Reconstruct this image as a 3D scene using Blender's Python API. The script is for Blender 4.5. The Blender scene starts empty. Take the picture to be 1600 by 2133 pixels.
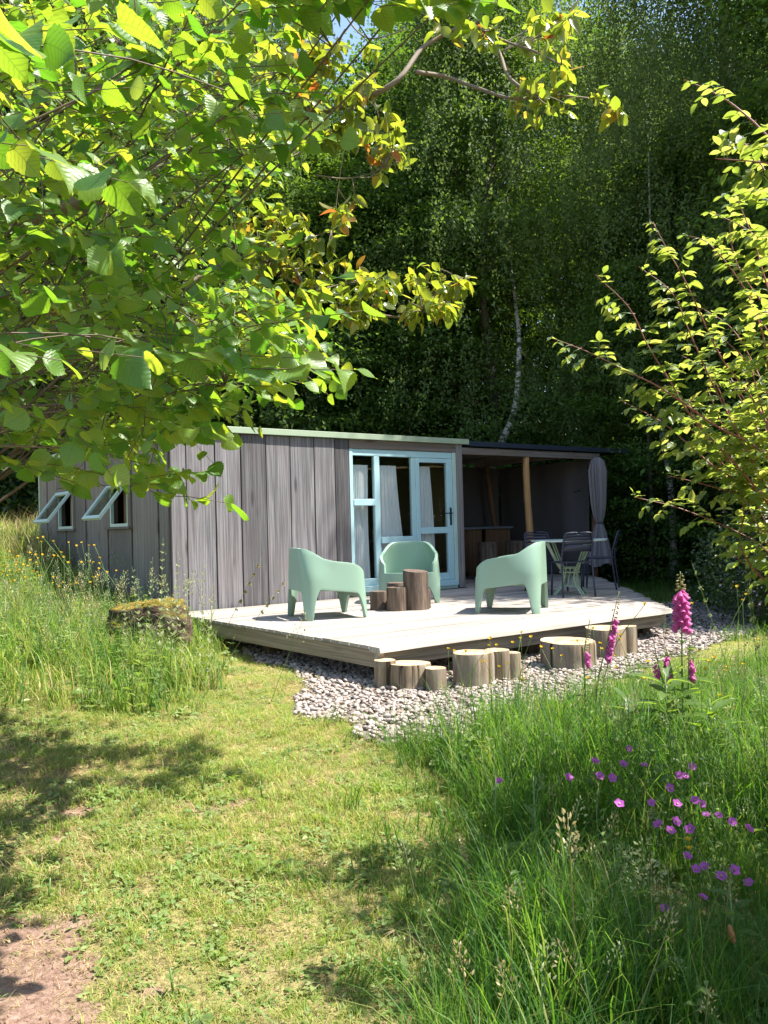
import bpy, math, random
import numpy as np
from mathutils import Matrix, Vector, Euler
rng = np.random.default_rng(7); random.seed(7)
sc = bpy.context.scene; C = sc.collection
# ---------------------------------------------------------------- camera, sky, sun, exposure
EYE = 1.31
cam = bpy.data.cameras.new('camera'); camo = bpy.data.objects.new('camera', cam); C.objects.link(camo)
cam.sensor_fit = 'HORIZONTAL'; cam.sensor_width = 36.0; cam.lens = 36*1787/1600
cam.clip_start = .05; cam.clip_end = 600
CR = Matrix.Rotation(math.radians(90.95), 3, 'X') @ Matrix.Rotation(math.radians(-1.49), 3, 'Z')
camo.matrix_world = Matrix.Translation((0, 0, EYE)) @ CR.to_4x4()
sc.camera = camo
SUN_EL, SUN_AZ = math.radians(60), math.radians(-3)       # azimuth counted from +X towards +Y
sd = Vector((math.cos(SUN_EL)*math.cos(SUN_AZ), math.cos(SUN_EL)*math.sin(SUN_AZ), math.sin(SUN_EL)))
wd = bpy.data.worlds.new('World'); sc.world = wd; wd.use_nodes = True
nt = wd.node_tree; bg = nt.nodes['Background']
sky = nt.nodes.new('ShaderNodeTexSky'); sky.sky_type = 'NISHITA'; sky.sun_disc = False
sky.sun_elevation = SUN_EL; sky.sun_rotation = math.pi/2 - SUN_AZ
nt.links.new(sky.outputs[0], bg.inputs[0]); bg.inputs[1].default_value = 0.11
sl = bpy.data.lights.new('sun', 'SUN'); sl.energy = 4.6; sl.angle = math.radians(.53); sl.color = (1, .95, .87)
so = bpy.data.objects.new('sun', sl); C.objects.link(so); so.rotation_euler = sd.to_track_quat('Z', 'Y').to_euler()
vs = sc.view_settings; vs.view_transform = 'Standard'; vs.look = 'None'; vs.gamma = 1; vs.use_curve_mapping = False
vs.exposure = 1.7
sc.render.engine = 'CYCLES'

# ---------------------------------------------------------------- geometry helpers
CRn = np.array(CR)
def ray(x, y): return CRn @ np.array([(x-800)/1787., -(y-1066.5)/1787., -1.])
def at(x, y, dep):                                   # a point of the place at forward distance dep
    d = ray(x, y); return np.array([0, 0, EYE]) + d*dep/d[1]
def sst(a, b, x):
    t = np.clip((np.asarray(x, float)-a)/(b-a), 0, 1); return t*t*(3-2*t)
_g = np.random.default_rng(3).random((64, 64))
def vnoise(x, y, s=1.0):
    x = np.asarray(x, float)/s+100; y = np.asarray(y, float)/s+100
    i = np.floor(x).astype(int); j = np.floor(y).astype(int); fx = x-i; fy = y-j
    fx = fx*fx*(3-2*fx); fy = fy*fy*(3-2*fy); g = lambda a, b: _g[a % 64, b % 64]
    return (g(i, j)*(1-fx)+g(i+1, j)*fx)*(1-fy)+(g(i, j+1)*(1-fx)+g(i+1, j+1)*fx)*fy
def ground_z(x, y):
    x = np.asarray(x, float); y = np.asarray(y, float)
    z = -.12*(1-sst(2.5, 5.6, y))
    z = z + .95*sst(-2.9, -6.6, x)*sst(8, 15.5, y) + sst(-4, -10, x)*np.clip(y-15, 0, 30)*.07
    z = z + .22*sst(-1.3, -3.2, x)*sst(4.5, 7.5, y)
    z = z + .10*sst(2.5, 5, x)*sst(3, 6, y)*(1-sst(7.5, 9, y))
    z = z + np.clip(y-24, 0, 60)*.05
    z = z + (vnoise(x, y, .45)-.5)*.035*(1-.6*gravel_mask(x, y)) + (vnoise(x, y, .14)-.5)*.018
    return z
GP = np.array([(-1.35, 8.9), (-.75, 7.3), (-.62, 6.3), (-.44, 5.75), (-.16, 5.40), (.2, 5.16), (.62, 5.22), (1.05, 6.0), (1.5, 6.55), (2.3, 7.45), (3.3, 8.75), (4.1, 9.6), (5.0, 11.5), (4.7, 13.5), (1, 11), (-1.8, 9.9)])
def in_poly(x, y, P):
    x = np.asarray(x, float); y = np.asarray(y, float); c = np.zeros(x.shape, bool); n = len(P)
    for i in range(n):
        x0, y0 = P[i]; x1, y1 = P[(i+1) % n]
        k = ((y0 > y) != (y1 > y)) & (x < (x1-x0)*(y-y0)/((y1-y0) if y1 != y0 else 1e-9)+x0); c ^= k
    return c
def gravel_mask(x, y):
    return in_poly(x+(vnoise(x, y, .3)-.5)*.3, y+(vnoise(y, x, .3)-.5)*.3, GP).astype(float)

def mk(name, V, F, mat=None, parent=None, uv=None, tone=None, smooth=False, loc=None):
    """F: (m,3) or (m,4) index array; uv per vertex; tone per face"""
    V = np.asarray(V, np.float32); F = np.asarray(F, np.int32); k = F.shape[1]; m = bpy.data.meshes.new(name)
    m.vertices.add(len(V)); m.vertices.foreach_set('co', V.ravel())
    m.loops.add(F.size); m.loops.foreach_set('vertex_index', F.ravel())
    m.polygons.add(len(F)); m.polygons.foreach_set('loop_start', np.arange(0, F.size, k, dtype=np.int32))
    m.polygons.foreach_set('loop_total', np.full(len(F), k, np.int32))
    if smooth: m.polygons.foreach_set('use_smooth', np.ones(len(F), bool))
    m.update(calc_edges=True)
    if uv is not None:
        l = m.uv_layers.new(name='UVMap'); l.data.foreach_set('uv', np.asarray(uv, np.float32)[F.ravel()].ravel())
    if tone is not None:
        a = m.attributes.new('tone', 'FLOAT', 'FACE'); a.data.foreach_set('value', np.asarray(tone, np.float32))
    if mat: m.materials.append(mat)
    o = bpy.data.objects.new(name, m)
    if parent is not False: C.objects.link(o)
    if parent: o.parent = parent
    if loc is not None: o.location = loc
    return o
class MB:
    """collects shapes (triangles / quads) into one mesh"""
    def __init__(s): s.v = []; s.f = []
    def add(s, V, F, M=None):
        n = len(s.v)
        for p in V:
            p = Vector(p); s.v.append(tuple(M @ p) if M else tuple(p))
        s.f += [tuple(i+n for i in f) for f in F]; return s
    def box(s, x0, x1, y0, y1, z0, z1, M=None):
        return s.add([(x0, y0, z0), (x1, y0, z0), (x1, y1, z0), (x0, y1, z0), (x0, y0, z1), (x1, y0, z1), (x1, y1, z1), (x0, y1, z1)],
                     [(3, 2, 1, 0), (4, 5, 6, 7), (0, 1, 5, 4), (1, 2, 6, 5), (2, 3, 7, 6), (3, 0, 4, 7)], M)
    def tube(s, pts, r, n=6, M=None):
        V, F = tube(pts, r, n); return s.add(V, F.tolist(), M)
    def ring(s, cx, cy, z0, z1, r0, r1, n=16, M=None):
        return s.tube([(cx, cy, z0), (cx, cy, z1)], [r0, r1], n, M)
    def build(s, name, mat, parent=None, smooth=False, bevel=0, segs=2):
        m = bpy.data.meshes.new(name); m.from_pydata(s.v, [], s.f); m.update()
        if smooth:
            m.polygons.foreach_set('use_smooth', [True]*len(m.polygons))
        if mat: m.materials.append(mat)
        o = bpy.data.objects.new(name, m); C.objects.link(o)
        if parent: o.parent = parent
        if bevel:
            b = o.modifiers.new('bevel', 'BEVEL'); b.width = bevel; b.segments = segs; b.limit_method = 'ANGLE'
        return o
def tube(pts, r, n=6):
    P = np.array(pts, float); m = len(P); r = np.broadcast_to(np.asarray(r, float), (m,))
    T = np.gradient(P, axis=0); T /= np.linalg.norm(T, axis=1, keepdims=True)+1e-9
    a = np.array([0, 0, 1.]) if abs(T[0][2]) < .9 else np.array([1., 0, 0])
    N = np.cross(T, a); N /= np.linalg.norm(N, axis=1, keepdims=True)+1e-9; B = np.cross(T, N)
    th = np.arange(n)*2*math.pi/n
    V = P[:, None]+r[:, None, None]*(np.cos(th)[None, :, None]*N[:, None]+np.sin(th)[None, :, None]*B[:, None])
    V = V.reshape(-1, 3); F = []
    for i in range(m-1):
        for j in range(n):
            k = (j+1) % n; F += [(i*n+j, i*n+k, (i+1)*n+k), (i*n+j, (i+1)*n+k, (i+1)*n+j)]
    c = len(V); V = np.vstack([V, P[0], P[-1]])
    for j in range(n):
        k = (j+1) % n; F += [(c, k, j), (c+1, (m-1)*n+j, (m-1)*n+k)]
    return V, np.array(F)
def spline(pts, n=10):
    P = np.array(pts, float)
    if len(P) == 2: return P[0]+(P[1]-P[0])*np.linspace(0, 1, n)[:, None]
    Q = np.vstack([2*P[0]-P[1], P, 2*P[-1]-P[-2]]); out = []
    for i in range(len(P)-1):
        a, b, c, d = Q[i:i+4]
        for t in np.linspace(0, 1, n, endpoint=False):
            out.append(.5*((2*b)+(c-a)*t+(2*a-5*b+4*c-d)*t*t+(3*b-a-3*c+d)*t**3))
    out.append(P[-1]); return np.array(out)
def stamp(bases, mats, idx):
    """bases: list of (V,F,uv); mats: (k,4,4); idx: which base -> joined arrays"""
    Vs, Fs, Us, Ts, n = [], [], [], [], 0
    for b, (V, F, U) in enumerate(bases):
        M = mats[idx == b]
        if not len(M): continue
        W = np.einsum('kij,vj->kvi', M[:, :3, :3], V)+M[:, None, :3, 3]
        k = len(M); Vs.append(W.reshape(-1, 3))
        Fs.append((F[None]+(np.arange(k)*len(V))[:, None, None]+n).reshape(-1, F.shape[1])); n += k*len(V)
        Us.append(np.tile(U, (k, 1))); Ts.append(np.repeat(rng.random(k), len(F)))
    return np.vstack(Vs), np.vstack(Fs), np.vstack(Us), np.concatenate(Ts)
def frame(p, fwd, up, s=1.0, flip=1):
    """matrix: local +Y along fwd, local +Z near up"""
    f = np.array(fwd, float); f /= np.linalg.norm(f)+1e-9
    x = np.cross(f, np.array(up, float)); x /= np.linalg.norm(x)+1e-9; z = np.cross(x, f)
    M = np.eye(4); M[:3, 0] = x*s*flip; M[:3, 1] = f*s; M[:3, 2] = z*s; M[:3, 3] = p; return M

def thing(name, label, cat, loc=(0, 0, 0), rz=0, group=None):
    o = bpy.data.objects.new(name, None); C.objects.link(o); o.empty_display_size = .1
    o.location = loc; o.rotation_euler = (0, 0, rz); o['label'] = label; o['category'] = cat
    if group: o['group'] = group
    return o
def tag(o, label, cat, group=None, kind=None):
    if label: o['label'] = label
    if cat: o['category'] = cat
    if group: o['group'] = group
    if kind: o['kind'] = kind
    return o
def dup(root, loc=None, rz=None, label=None, scale=None):
    r = root.copy(); C.objects.link(r)
    if loc is not None: r.location = loc
    if rz is not None: r.rotation_euler = (0, 0, rz)
    if scale is not None: r.scale = scale if hasattr(scale, '__len__') else (scale,)*3
    if label: r['label'] = label
    for ch in list(root.children):
        c = ch.copy(); C.objects.link(c); c.parent = r
        for g in ch.children:
            d = g.copy(); C.objects.link(d); d.parent = c
    return r

# ---------------------------------------------------------------- materials
class N:
    def __init__(s, name):
        s.m = bpy.data.materials.new(name); s.m.use_nodes = True; s.t = s.m.node_tree; s.t.nodes.clear()
        s.out = s.n('ShaderNodeOutputMaterial')
    def n(s, t, **kw):
        x = s.t.nodes.new(t)
        for k, v in kw.items(): setattr(x, k, v)
        return x
    def l(s, a, b): s.t.links.new(a, b)
    def val(s, x, v):
        if hasattr(v, 'links') or isinstance(v, bpy.types.NodeSocket): s.l(v, x)
        else: x.default_value = v
    def math(s, op, a, b=0.0, clamp=False):
        x = s.n('ShaderNodeMath', operation=op); x.use_clamp = clamp; s.val(x.inputs[0], a); s.val(x.inputs[1], b); return x.outputs[0]
    def coord(s, which='Object'): return s.n('ShaderNodeTexCoord').outputs[which]
    def map(s, v, scale=(1, 1, 1), loc=None):
        x = s.n('ShaderNodeMapping'); s.l(v, x.inputs[0]); x.inputs['Scale'].default_value = scale
        if loc is not None: s.val(x.inputs['Location'], loc)
        return x.outputs[0]
    def noise(s, v, scale=5, detail=4, rough=.55, dist=0):
        x = s.n('ShaderNodeTexNoise'); s.l(v, x.inputs['Vector']); x.inputs['Scale'].default_value = scale
        x.inputs['Detail'].default_value = detail; x.inputs['Roughness'].default_value = rough; x.inputs['Distortion'].default_value = dist
        return x.outputs['Fac']
    def ramp(s, f, stops):
        x = s.n('ShaderNodeValToRGB'); s.val(x.inputs[0], f); e = x.color_ramp.elements
        while len(e) < len(stops): e.new(.5)
        for i, (p, c) in enumerate(stops): e[i].position = p; e[i].color = (*c, 1)
        return x.outputs[0]
    def mix(s, f, a, b, typ='MIX'):
        x = s.n('ShaderNodeMix', data_type='RGBA', blend_type=typ); s.val(x.inputs[0], f)
        for i, v in ((6, a), (7, b)):
            if isinstance(v, tuple): v = (*v[:3], 1)
            s.val(x.inputs[i], v)
        return x.outputs[2]
    def rand(s): return s.n('ShaderNodeObjectInfo').outputs['Random']
    def bsdf(s, col, rough=.6, spec=.5, bump=None, bstr=.3, bdist=.01, **kw):
        p = s.n('ShaderNodeBsdfPrincipled')
        s.val(p.inputs['Base Color'], (*col, 1) if isinstance(col, tuple) and len(col) == 3 else col)
        s.val(p.inputs['Roughness'], rough); s.val(p.inputs['Specular IOR Level'], spec)
        if bump is not None:
            b = s.n('ShaderNodeBump'); s.l(bump, b.inputs['Height']); b.inputs['Strength'].default_value = bstr; b.inputs['Distance'].default_value = bdist
            s.l(b.outputs[0], p.inputs['Normal'])
        for k, v in kw.items(): s.val(p.inputs[k.replace('_', ' ')], v)
        return p.outputs[0]
    def end(s, sh): s.l(sh, s.out.inputs[0]); return s.m

def wood(name, lo, mid, hi, axis='Z', rough=.75, tint=None, rings=8.0, bst=.5, var=.25):
    m = N(name); co = m.coord(); r = m.rand()
    off = m.n('ShaderNodeCombineXYZ'); m.l(m.math('MULTIPLY', r, 37.0), off.inputs[0]); m.l(m.math('MULTIPLY', r, 91.0), off.inputs[1]); m.l(m.math('MULTIPLY', r, 53.0), off.inputs[2])
    st = {'X': (.13, 7, 7), 'Y': (7, .13, 7), 'Z': (7, 7, .13)}[axis]
    v = m.map(co, st, off.outputs[0])
    big = m.noise(v, 1.2, 3, .6, .6); fine = m.noise(v, 9, 6, .7)
    w = m.math('FRACT', m.math('MULTIPLY', big, rings)); w = m.math('ABSOLUTE', m.math('SUBTRACT', w, .5))
    f = m.math('ADD', m.math('MULTIPLY', w, .38), m.math('MULTIPLY', fine, .85))
    col = m.ramp(f, [(.25, lo), (.5, mid), (.78, hi)])
    patch = m.noise(m.map(co, (1.6, 1.6, .9), off.outputs[0]), 1.5, 3)
    col = m.mix(m.math('MULTIPLY', m.math('SUBTRACT', patch, .40, True), 2.0, True), col, m.mix(.5, col, tint or mid), 'MIX')
    h = m.n('ShaderNodeHueSaturation'); m.l(col, h.inputs['Color']); m.l(m.math('ADD', 1-var, m.math('MULTIPLY', r, 2*var)), h.inputs['Value'])
    vor = m.n('ShaderNodeTexVoronoi'); m.l(m.map(co, {'X': (1.1, 5, 5), 'Y': (5, 1.1, 5), 'Z': (5, 5, 1.1)}[axis], off.outputs[0]), vor.inputs['Vector']); vor.inputs['Scale'].default_value = .9
    kn = m.ramp(vor.outputs['Distance'], [(.06, (1, 1, 1)), (.14, (0, 0, 0))])
    col = m.mix(m.math('MULTIPLY', kn, .75), h.outputs[0], lo)
    return m.end(m.bsdf(col, rough, .3, f, bst, .004))
def leafmat(name, stops, tr, trans=.5, veins=True, rough=.45, spec=.5, randmix=1.0, vstr=.3):
    m = N(name); a = m.n('ShaderNodeAttribute', attribute_name='tone')
    f = m.math('FRACT', m.math('ADD', a.outputs['Fac'], m.math('MULTIPLY', m.rand(), randmix)))
    col = m.ramp(f, stops); tcol = m.ramp(f, tr)
    bump = None
    if veins:
        uv = m.n('ShaderNodeUVMap'); s = m.n('ShaderNodeSeparateXYZ'); m.l(uv.outputs[0], s.inputs[0])
        u = m.math('ABSOLUTE', m.math('SUBTRACT', s.outputs[0], .5))
        ph = m.math('MULTIPLY', m.math('SUBTRACT', s.outputs[1], m.math('MULTIPLY', u, .75)), 8.0)
        w = m.math('ABSOLUTE', m.math('SUBTRACT', m.math('FRACT', ph), .5))
        side = m.math('LESS_THAN', m.math('SUBTRACT', .5, w), .10)
        midr = m.math('LESS_THAN', u, .018); v = m.math('MAXIMUM', side, midr)
        col = m.mix(m.math('MULTIPLY', v, .18), col, (.20, .26, .10)); tcol = m.mix(m.math('MULTIPLY', v, .38), tcol, (.05, .12, .01))
        bump = w
    nz = m.noise(m.coord(), 30, 3); col = m.mix(m.math('MULTIPLY', nz, .35), col, (.03, .06, .012))
    d = m.bsdf(col, rough, spec, bump, vstr, .004)
    t = m.n('ShaderNodeBsdfTranslucent'); m.l(tcol, t.inputs[0])
    mx = m.n('ShaderNodeMixShader'); mx.inputs[0].default_value = trans; m.l(d, mx.inputs[1]); m.l(t.outputs[0], mx.inputs[2])
    return m.end(mx.outputs[0])
def plain(name, col, rough=.5, spec=.5, var=.15, sc_=6, metallic=0, bst=.15):
    m = N(name); nz = m.noise(m.coord(), sc_, 4)
    c = m.mix(nz, tuple(x*(1-var) for x in col), tuple(min(1, x*(1+var)) for x in col))
    return m.end(m.bsdf(c, m.math('ADD', rough-.08, m.math('MULTIPLY', nz, .16)), spec, m.noise(m.coord(), sc_*8, 3), bst, .002, Metallic=metallic))

M = {}
M['wall'] = wood('weathered_grey_boards', (.032, .030, .033), (.10, .096, .102), (.225, .215, .222), 'Z', tint=(.12, .098, .09), var=.45)
M['wall_side'] = wood('weathered_brown_boards', (.05, .04, .035), (.13, .115, .10), (.23, .205, .18), 'Z', tint=(.13, .10, .08))
M['post'] = wood('grey_post_wood', (.08, .07, .068), (.17, .155, .15), (.27, .25, .24), 'Z')
M['beam'] = wood('grey_beam_wood', (.06, .05, .045), (.13, .11, .10), (.22, .19, .17), 'X', tint=(.16, .09, .05))
M['deck'] = wood('bleached_deck_wood', (.17, .145, .12), (.31, .275, .24), (.45, .41, .37), 'X', rough=.7, tint=(.36, .29, .24), var=.2, bst=.7)
M['rim'] = wood('deck_rim_wood', (.11, .085, .06), (.26, .22, .17), (.40, .35, .28), 'X', tint=(.30, .23, .15))
M['pole'] = wood('stripped_pole_wood', (.24, .12, .05), (.42, .23, .09), (.55, .33, .15), 'Z', tint=(.45, .22, .08), rings=4)
M['brown'] = wood('brown_panel_wood', (.07, .035, .018), (.14, .075, .04), (.2, .11, .06), 'Z')
M['tree_bark'] = wood('dark_bark', (.02, .017, .012), (.06, .05, .035), (.12, .10, .075), 'Z')
M['gap'] = plain('brown_joint_wood', (.075, .042, .025), .9)
m = N('pale_blue_paint'); co = m.coord(); nz = m.noise(co, 9, 6, .7); st = m.noise(m.map(co, (2, 2, 14)), 3, 4)
flake = m.ramp(m.math('MULTIPLY', nz, st), [(.40, (0, 0, 0)), (.47, (1, 1, 1))])
M['paint'] = m.end(m.bsdf(m.mix(m.math('MULTIPLY', flake, .8), m.mix(nz, (.33, .52, .55), (.43, .62, .65)), (.42, .40, .36)), .45, .5, nz, .2, .003))
M['paint_side'] = plain('pale_green_paint', (.42, .54, .48), .45)
M['fascia'] = plain('pale_green_metal', (.30, .37, .26), .45, .5, .06)
M['roofdark'] = plain('dark_blue_grey_metal', (.025, .035, .055), .4, .5, .1)
M['dark'] = plain('dark_membrane', (.02, .02, .02), .8)
M['chair'] = plain('sage_green_plastic', (.205, .315, .24), .38, .5, .04, 3, bst=.03)
M['navy'] = plain('navy_powder_coat', (.018, .022, .042), .4, .5, .1)
M['bistro'] = plain('sage_green_painted_iron', (.38, .47, .33), .5, .5, .12)
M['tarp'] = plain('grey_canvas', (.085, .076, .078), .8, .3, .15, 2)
M['awning'] = plain('lilac_grey_canvas', (.19, .17, .178), .75, .3, .10, 3)
M['inner'] = plain('brown_inner_wall', (.20, .12, .055), .7)
M['counter'] = plain('grey_counter_top', (.14, .15, .17), .35)
M['steel'] = plain('steel', (.5, .5, .5), .25, .5, .05, 6, 1.0)
M['rock'] = None
m = N('log_bark_wood'); co = m.coord(); r = m.rand(); v = m.map(co, (9, 9, .7)); a = m.noise(v, 2.2, 6, .65, .4)
crack = m.ramp(m.noise(m.map(co, (11, 11, .35)), 1.6, 3, .5), [(.36, (1, 1, 1)), (.41, (0, 0, 0))])
c = m.ramp(a, [(.3, (.09, .06, .035)), (.5, (.235, .175, .115)), (.72, (.42, .345, .25))])
c = m.mix(m.ramp(m.noise(m.map(co, (3, 3, 2)), 1.6, 5, .65), [(.42, (0, 0, 0)), (.6, (.8, .8, .8))]), c, m.mix(a, (.10, .085, .065), (.30, .27, .225)))
c = m.mix(crack, c, (.04, .025, .015)); c = m.mix(m.math('MULTIPLY', r, .25), c, (.15, .12, .09))
M['log'] = m.end(m.bsdf(c, .85, .2, m.math('SUBTRACT', a, m.math('MULTIPLY', crack, .6)), .9, .012))
m = N('log_dark_bark'); co = m.coord(); a = m.noise(m.map(co, (10, 10, 1.0)), 2.2, 6, .7, .4)
c = m.ramp(a, [(.3, (.035, .024, .018)), (.5, (.11, .08, .06)), (.75, (.21, .165, .13))])
M['log_dark'] = m.end(m.bsdf(c, .9, .2, a, .9, .012))
m = N('log_end_grain'); co = m.coord(); sx = m.n('ShaderNodeSeparateXYZ'); m.l(co, sx.inputs[0])
rad = m.math('POWER', m.math('ADD', m.math('POWER', sx.outputs[0], 2.0), m.math('POWER', sx.outputs[1], 2.0)), .5)
nz = m.noise(co, 9, 4); ring = m.math('FRACT', m.math('MULTIPLY', m.math('ADD', rad, m.math('MULTIPLY', nz, .035)), 42.0))
ang = m.math('ARCTAN2', sx.outputs[1], sx.outputs[0])
cv = m.n('ShaderNodeCombineXYZ'); m.l(m.math('MULTIPLY', ang, 3.2), cv.inputs[0]); m.l(m.math('MULTIPLY', rad, 2.0), cv.inputs[1])
rc = m.ramp(m.noise(cv.outputs[0], 3, 2), [(.33, (1, 1, 1)), (.37, (0, 0, 0))])
c = m.mix(ring, (.24, .14, .07), (.46, .33, .19)); c = m.mix(m.math('MULTIPLY', rc, .8), c, (.07, .04, .025)); c = m.mix(m.ramp(nz, [(.35, (0, 0, 0)), (.7, (1, 1, 1))]), c, (.5, .41, .28))
M['log_end'] = m.end(m.bsdf(c, .8, .2, m.math('SUBTRACT', ring, rc), .5, .006))
m = N('mossy_rock'); co = m.coord(); g = m.n('ShaderNodeNewGeometry'); s = m.n('ShaderNodeSeparateXYZ'); m.l(g.outputs['Normal'], s.inputs[0])
nz = m.noise(co, 7, 6, .7); n2 = m.noise(co, 30, 5, .7)
moss = m.ramp(m.math('ADD', s.outputs[2], m.math('MULTIPLY', nz, .7)), [(.62, (0, 0, 0)), (.85, (1, 1, 1))])
base = m.ramp(nz, [(.3, (.035, .028, .02)), (.5, (.12, .085, .06)), (.7, (.30, .25, .19))])
mc = m.ramp(n2, [(.3, (.05, .07, .012)), (.5, (.16, .13, .025)), (.7, (.36, .22, .05))])
M['rock'] = m.end(m.bsdf(m.mix(moss, base, mc), .95, .1, m.math('ADD', nz, m.math('MULTIPLY', n2, .5)), 1.0, .05))
m = N('glass_pane'); fr = m.n('ShaderNodeFresnel'); fr.inputs[0].default_value = 1.5
t = m.n('ShaderNodeBsdfTransparent'); t.inputs[0].default_value = (.95, .97, .96, 1); gl = m.n('ShaderNodeBsdfGlossy'); gl.inputs['Roughness'].default_value = .01
mx = m.n('ShaderNodeMixShader'); m.l(m.math('MULTIPLY', fr.outputs[0], .55, True), mx.inputs[0]); m.l(t.outputs[0], mx.inputs[1]); m.l(gl.outputs[0], mx.inputs[2])
M['glass'] = m.end(mx.outputs[0])
m = N('white_curtain'); co = m.coord(); c = m.mix(m.noise(m.map(co, (1, 1, .2)), 9, 4), (.80, .80, .84), (.92, .92, .95))
d = m.bsdf(c, .9, .1); t = m.n('ShaderNodeBsdfTranslucent'); t.inputs[0].default_value = (.6, .6, .6, 1); mx = m.n('ShaderNodeMixShader'); mx.inputs[0].default_value = .15
m.l(d, mx.inputs[1]); m.l(t.outputs[0], mx.inputs[2]); M['curtain'] = m.end(mx.outputs[0])
m = N('pebble_stone'); r = m.rand(); nz = m.noise(m.coord(), 18, 4)
c = m.ramp(r, [(0, (.11, .09, .08)), (.25, (.30, .235, .20)), (.5, (.23, .215, .21)), (.75, (.39, .315, .275)), (1, (.47, .415, .375))])
M['pebble'] = m.end(m.bsdf(m.mix(m.math('MULTIPLY', nz, .35), c, (.25, .2, .17)), .7, .3, nz, .2, .003))
m = N('gravel_ground'); co = m.coord('Object'); nz = m.noise(co, 20, 5)
M['gravel_ground'] = m.end(m.bsdf(m.ramp(nz, [(.3, (.06, .05, .04)), (.7, (.2, .17, .14))]), .9, .2, nz, .6, .03))
m = N('lawn_soil'); co = m.coord('Object'); nz = m.noise(co, 1.3, 5, .6); n2 = m.noise(co, 38, 8, .8); n3 = m.noise(co, 7, 5)
soil = m.ramp(n2, [(.3, (.09, .05, .035)), (.5, (.29, .185, .135)), (.68, (.46, .33, .26))])
thatch = m.ramp(n2, [(.32, (.06, .055, .02)), (.5, (.28, .24, .10)), (.7, (.56, .43, .22))])
ba = m.n('ShaderNodeAttribute', attribute_name='bare'); fz = m.ramp(m.math('ADD', ba.outputs['Fac'], m.math('MULTIPLY', m.math('SUBTRACT', n3, .5), .8)), [(.30, (0, 0, 0)), (.55, (1, 1, 1))])
c = m.mix(fz, thatch, soil)
s = m.n('ShaderNodeSeparateXYZ'); m.l(co, s.inputs[0])
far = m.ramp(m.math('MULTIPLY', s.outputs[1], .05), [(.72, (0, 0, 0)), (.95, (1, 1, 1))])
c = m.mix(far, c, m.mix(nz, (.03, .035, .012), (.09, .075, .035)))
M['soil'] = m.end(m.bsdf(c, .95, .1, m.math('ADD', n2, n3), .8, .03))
M['soil_bare'] = m.m
# leaves
M['hazel'] = leafmat('hazel_leaf', [(0, (.045, .12, .018)), (.5, (.075, .17, .025)), (1, (.12, .22, .035))], [(0, (.18, .46, .02)), (.45, (.40, .62, .03)), (1, (.68, .74, .05))], .42, rough=.42, vstr=.35)
M['apple'] = leafmat('glossy_leaf', [(0, (.06, .10, .02)), (.7, (.12, .16, .03)), (.94, (.19, .18, .03)), (.98, (.26, .13, .03)), (1, (.28, .08, .02))],
                     [(0, (.36, .50, .03)), (.6, (.52, .60, .04)), (.88, (.72, .66, .05)), (.97, (.8, .42, .05)), (1, (.7, .16, .03))], .45, rough=.25)
M['rose'] = leafmat('rose_leaf', [(0, (.045, .09, .03)), (.5, (.07, .13, .035)), (1, (.12, .18, .04))], [(0, (.36, .50, .05)), (.6, (.56, .64, .08)), (1, (.72, .68, .14))], .45, rough=.35)
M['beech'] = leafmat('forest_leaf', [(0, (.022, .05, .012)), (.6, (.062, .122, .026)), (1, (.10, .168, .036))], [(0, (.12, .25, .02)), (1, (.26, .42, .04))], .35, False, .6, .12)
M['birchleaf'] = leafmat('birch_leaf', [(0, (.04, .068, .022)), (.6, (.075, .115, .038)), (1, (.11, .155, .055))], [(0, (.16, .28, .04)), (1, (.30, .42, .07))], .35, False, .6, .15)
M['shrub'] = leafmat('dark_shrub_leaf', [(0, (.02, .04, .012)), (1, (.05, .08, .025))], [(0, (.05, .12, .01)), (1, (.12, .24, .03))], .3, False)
M['grass'] = leafmat('grass_blade', [(0, (.02, .07, .012)), (.5, (.045, .125, .02)), (.9, (.10, .19, .035)), (1, (.24, .24, .08))], [(0, (.12, .32, .02)), (.8, (.28, .50, .04)), (1, (.42, .44, .10))], .42, False, .5, .2)
M['lawn'] = leafmat('lawn_blade', [(0, (.13, .24, .035)), (.45, (.23, .33, .06)), (.75, (.38, .38, .11)), (1, (.50, .38, .16))], [(0, (.34, .58, .05)), (.6, (.58, .68, .10)), (1, (.68, .56, .18))], .4, False, .5, .3)
M['dry'] = leafmat('dry_blade', [(0, (.30, .21, .10)), (.5, (.44, .32, .16)), (1, (.54, .44, .23))], [(0, (.4, .26, .09)), (1, (.5, .4, .16))], .3, False, .6, .2)
M['weed'] = leafmat('weed_leaf', [(0, (.12, .20, .05)), (.6, (.19, .27, .08)), (1, (.28, .33, .13))], [(0, (.26, .42, .05)), (1, (.42, .52, .10))], .35, False, .5, .4)
M['broad'] = leafmat('broad_leaf', [(0, (.06, .12, .03)), (1, (.11, .18, .04))], [(0, (.25, .42, .03)), (1, (.42, .55, .05))], .4, True, .4)
M['stem'] = plain('green_stem', (.10, .17, .04), .5)
M['redstem'] = plain('red_stem', (.19, .055, .035), .45)
M['twig'] = plain('brown_twig', (.10, .07, .045), .7)
M['limb'] = plain('grey_limb_bark', (.17, .135, .10), .8, .3, .3, 12, bst=.5)
def petal(name, c, tc):
    return leafmat(name, [(0, tuple(x*.85 for x in c)), (1, c)], [(0, tc), (1, tc)], .35, False, .5, .3)
M['pink'] = petal('geranium_petal', (.52, .10, .50), (.75, .12, .72)); M['yellow'] = petal('buttercup_petal', (.80, .50, .01), (.85, .6, .02))
M['foxglove'] = petal('foxglove_bell', (.60, .12, .40), (.8, .16, .52)); M['foxbud'] = petal('foxglove_bud', (.38, .33, .17), (.5, .4, .2))
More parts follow.
